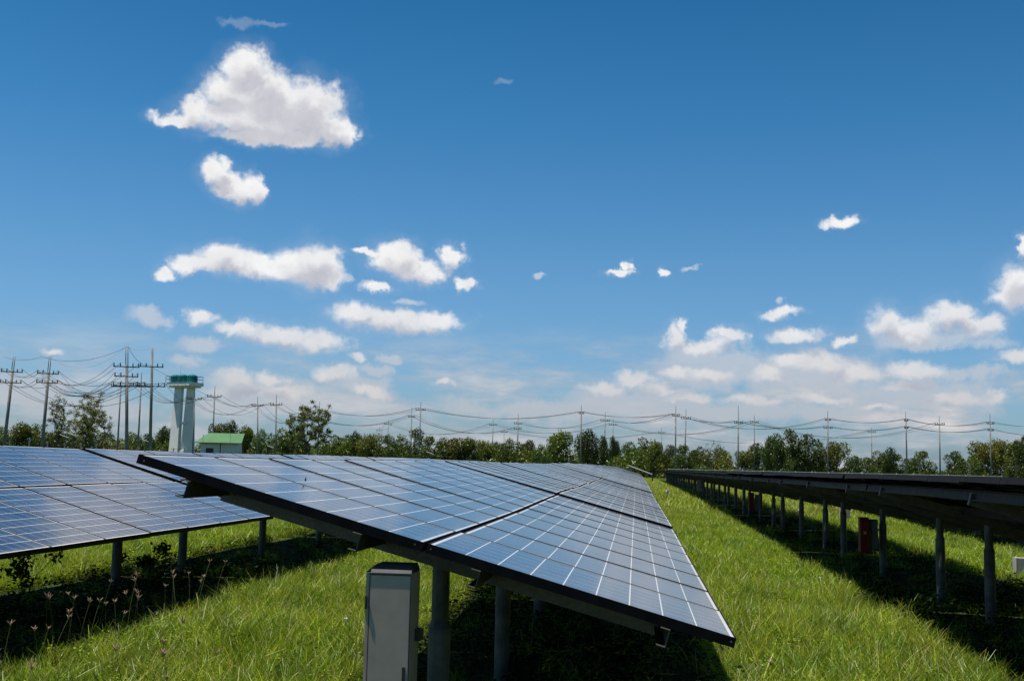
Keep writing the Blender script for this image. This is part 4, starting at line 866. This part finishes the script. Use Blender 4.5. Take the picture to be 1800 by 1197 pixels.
def region(y0, y1, dens, rnd):
    A = []; 
    yy = y0
    while yy < y1:
        st_ = 2.0; dep = yy - CAM.y; lo = max(-60, CAM.x - 0.62 * (dep + st_) - 2); hi = min(60, CAM.x + 0.40 * (dep + st_) + 2); n = int(dens * (hi - lo) * st_)
        A.append(np.stack([lo + (hi - lo) * rnd.random(n), yy + st_ * rnd.random(n)], 1)); yy += st_
    return np.concatenate(A)
def clump_noise(x, y): return 0.5 + 0.25 * np.sin(x * 2.7 + 1.3 * np.sin(y * 1.1)) + 0.25 * np.sin(y * 1.9 + 2 * np.sin(x * 0.8 + 1))
def do(name, y0, y1, dens, coll, nv, seed, label, smin, smax, xlim=None):
    rnd = np.random.default_rng(seed); p_ = region(y0, y1, dens, rnd)
    if xlim: p_ = p_[(p_[:, 0] > xlim[0]) & (p_[:, 0] < xlim[1])]
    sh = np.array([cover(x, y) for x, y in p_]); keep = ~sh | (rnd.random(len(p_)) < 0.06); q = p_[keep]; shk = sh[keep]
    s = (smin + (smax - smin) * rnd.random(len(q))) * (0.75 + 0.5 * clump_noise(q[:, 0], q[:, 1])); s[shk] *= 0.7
    z = np.array([gz(x, y) for x, y in q]) - 0.01
    scatter(name, np.column_stack([q, z]), s, coll, nv, rnd, label)
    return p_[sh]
u1 = do('near_grass', -2.5, 11, 100, NEAR, 10, 1, 'tall sunlit green grass in the foreground between the rows', 0.7, 1.15)
u2 = do('grass', 11, 34, 30, MID, 7, 2, 'green grass between the rows in the middle distance', 0.7, 1.15, (-25, 25))
u3 = do('far_grass', 34, 165, 4.5, FAR, 5, 3, 'paler grass at the far end of the alleys', 0.7, 1.2, (-30, 30))
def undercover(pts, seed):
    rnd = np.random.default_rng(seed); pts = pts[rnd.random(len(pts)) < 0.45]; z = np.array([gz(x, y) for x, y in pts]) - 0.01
    scatter('shade_darkened_plants', np.column_stack([pts, z]), 0.6 + 0.6 * rnd.random(len(pts)), UND, 5, rnd, 'leafy plants under the tables, leaf colour darkened to deepen the shade')
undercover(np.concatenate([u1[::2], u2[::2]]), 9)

# seed heads: stems with spread pinkish fingers, along the shadow edge on the left
def seedhead_mesh(seed):
    rd = random.Random(seed); V = MB(); h = rd.uniform(0.42, 0.58); la = rd.random() * 6.28; ln = rd.uniform(0.03, 0.12)
    pts = [Vector((math.cos(la) * ln * f * f, math.sin(la) * ln * f * f, h * f)) for f in (0, .3, .6, .85, 1)]
    V.cur = 0; V.sweep(pts, 0.0014, 4); V.cur = 1; k = rd.randint(5, 8)
    for i in range(k):
        a = 6.28 * i / k + rd.uniform(-.3, .3); sp = rd.uniform(0.2, 0.55); L_ = rd.uniform(0.03, 0.055); d = Vector((math.cos(a) * sp, math.sin(a) * sp, 1)).normalized()
        V.tube(pts[-1], pts[-1] + d * L_ * 0.6, 0.0015, 0.0032, n=5); V.tube(pts[-1] + d * L_ * 0.6, pts[-1] + d * L_ + Vector((math.cos(a), math.sin(a), 0)) * 0.010, 0.0032, 0.0008, n=5)
    return V
M_STEM = mat('grass_stem', plain((0.10, 0.14, 0.04), (0.16, 0.18, 0.07), 20)); M_SEED = mat('pink_seed', plain((0.26, 0.17, 0.10), (0.42, 0.30, 0.20), 40, 0.8))
SEED_ME = [seedhead_mesh(i).mesh('seedhead', M_STEM, M_SEED) for i in range(6)]
HEADS = [(228,1030),(262,1022),(275,1025),(290,1022),(303,1020),(330,1010),(350,1000),(120,1048),(85,1055),(92,1062),(143,1050),(160,1045),(176,1030),(188,1045),(107,1060),(75,1095),(64,1085),(5,1110),(275,1110),(293,1120),(240,1065),(205,1050),(130,1075),(155,1070),(258,1045),(245,1028),(318,1030),(338,1018),(360,1015),(380,1000),(460,975),(478,965),(520,958),(196,1060),(8,1145),(20,1130),(230,1160),(310,1145),(345,1165),(185,1190),(32,1165),(322,1185),(350,1140),(1376,1165)]
for i, (px, py) in enumerate(HEADS):
    p_ = on_z(px, py, 0.50); 
    if (p_ - CAM).length > 16: continue
    o = link('seeding_grass', SEED_ME[i % 6], None, (p_.x, p_.y, gz(p_.x, p_.y)), (0, 0, random.random() * 6.28)); s_ = random.uniform(0.9, 1.1); o.scale = (s_, s_, s_); o.rotation_euler = (random.gauss(0, 0.14), random.gauss(0, 0.14), random.random() * 6.28)
    tag(o, 'thin grass stem topped by a pinkish brown spray of seed fingers', 'seeding grass', 'pinkish seed heads rising above the grass', kind='thing')
def weed(px, py, h, seed, label, cols=((0.05, 0.10, 0.015), (0.12, 0.19, 0.03)), n=26, spread=0.09, size=0.05, name='weed'):
    rd = random.Random(seed); p_ = on_z(px, py, h * 0.6); root = empty(name, (p_.x, p_.y, gz(p_.x, p_.y)), label, 'plant')
    a = MB(); a.sweep([Vector((0, 0, 0)), Vector((0.01, 0, h * .5)), Vector((0.0, 0.01, h * .95))], 0.004, 5); a.build('stem', M_STEM, root); v = []; c_ = []
    for i in range(n):
        z = h * (0.35 + 0.65 * i / n); an = i * 2.4; r = spread * (1.1 - 0.7 * i / n); u = np.array([math.cos(an), math.sin(an), 0.5]); w = np.array([-math.sin(an), math.cos(an), 0.1]); s_ = size * rd.uniform(.7, 1.2); o_ = np.array([math.cos(an) * r * .3, math.sin(an) * r * .3, z]); t = rd.random()
        v += [o_, o_ + u * (r * .5) + w * s_ * .35, o_ + u * (r * .5 + s_), o_ + u * (r * .5) - w * s_ * .35]; c_ += [[cols[0][k] * (1 - t) + cols[1][k] * t for k in range(3)]] * 4
    link('leaves', quad_mesh('leaves', np.array(v), np.array(c_), M_LEAF), root)
weed(585, 955, 0.42, 1, 'bright green leafy sapling at the shadow edge left of the grey cabinet', n=22, size=0.055)
DK = ((0.02, 0.045, 0.010), (0.06, 0.10, 0.02))
def bush(px, py, h, w, seed, label):
    nr = np.random.default_rng(seed); p_ = on_z(px, py, h * 0.6); root = empty('bush', (p_.x, p_.y, gz(p_.x, p_.y)), label, 'plant'); n = 9; q = MB()
    ce = np.stack([nr.normal(size=n) * w * .35, nr.normal(size=n) * w * .35, h * (0.35 + 0.55 * nr.random(n))], 1)
    for c_ in ce: q.sweep([Vector((0, 0, 0)), Vector(c_ * np.array([.4, .4, .6])), Vector(c_)], 0.004, 4)
    q.build('stem', M_STEM, root); v, c_ = leaf_cloud(ce, np.full(n, 0.11), 420, 0.028, DKA, nr, fill=1.0); link('leaves', quad_mesh('leaves', v, c_, M_LEAF), root)
DKA = (np.array([0.02, 0.045, 0.010]), np.array([0.07, 0.12, 0.02]))
bush(262, 985, 0.60, 0.40, 2, 'dark bushy weed by the near post of the left row'); 
bush(45, 1000, 0.66, 0.25, 3, 'tall dark weed with drooping leaves at the left edge')
def flower(px, py, label):
    p_ = on_z(px, py, 0.24); a = MB(); 
    root = empty('flower', (p_.x, p_.y, gz(p_.x, p_.y)), label, 'flower'); a.sweep([Vector((0, 0, 0)), Vector((0, 0, 0.25))], 0.0018, 4); a.build('stem', M_STEM, root); a = MB()
    for k in range(5):
        an = k * 1.2566; u = Vector((math.cos(an), math.sin(an), 0.25)); w = Vector((-math.sin(an), math.cos(an), 0)); o_ = Vector((0, 0, 0.25)); a.add([o_, o_ + u * .012 + w * .009, o_ + u * .024, o_ + u * .012 - w * .009], [(0, 1, 2, 3)])
    a.build('petals', M_PETAL, root)
flower(608, 1080, 'pale lilac flower in the grass left of the grey cabinet'); flower(1441, 1019, 'pale lilac flower at the shadow edge of the right row')
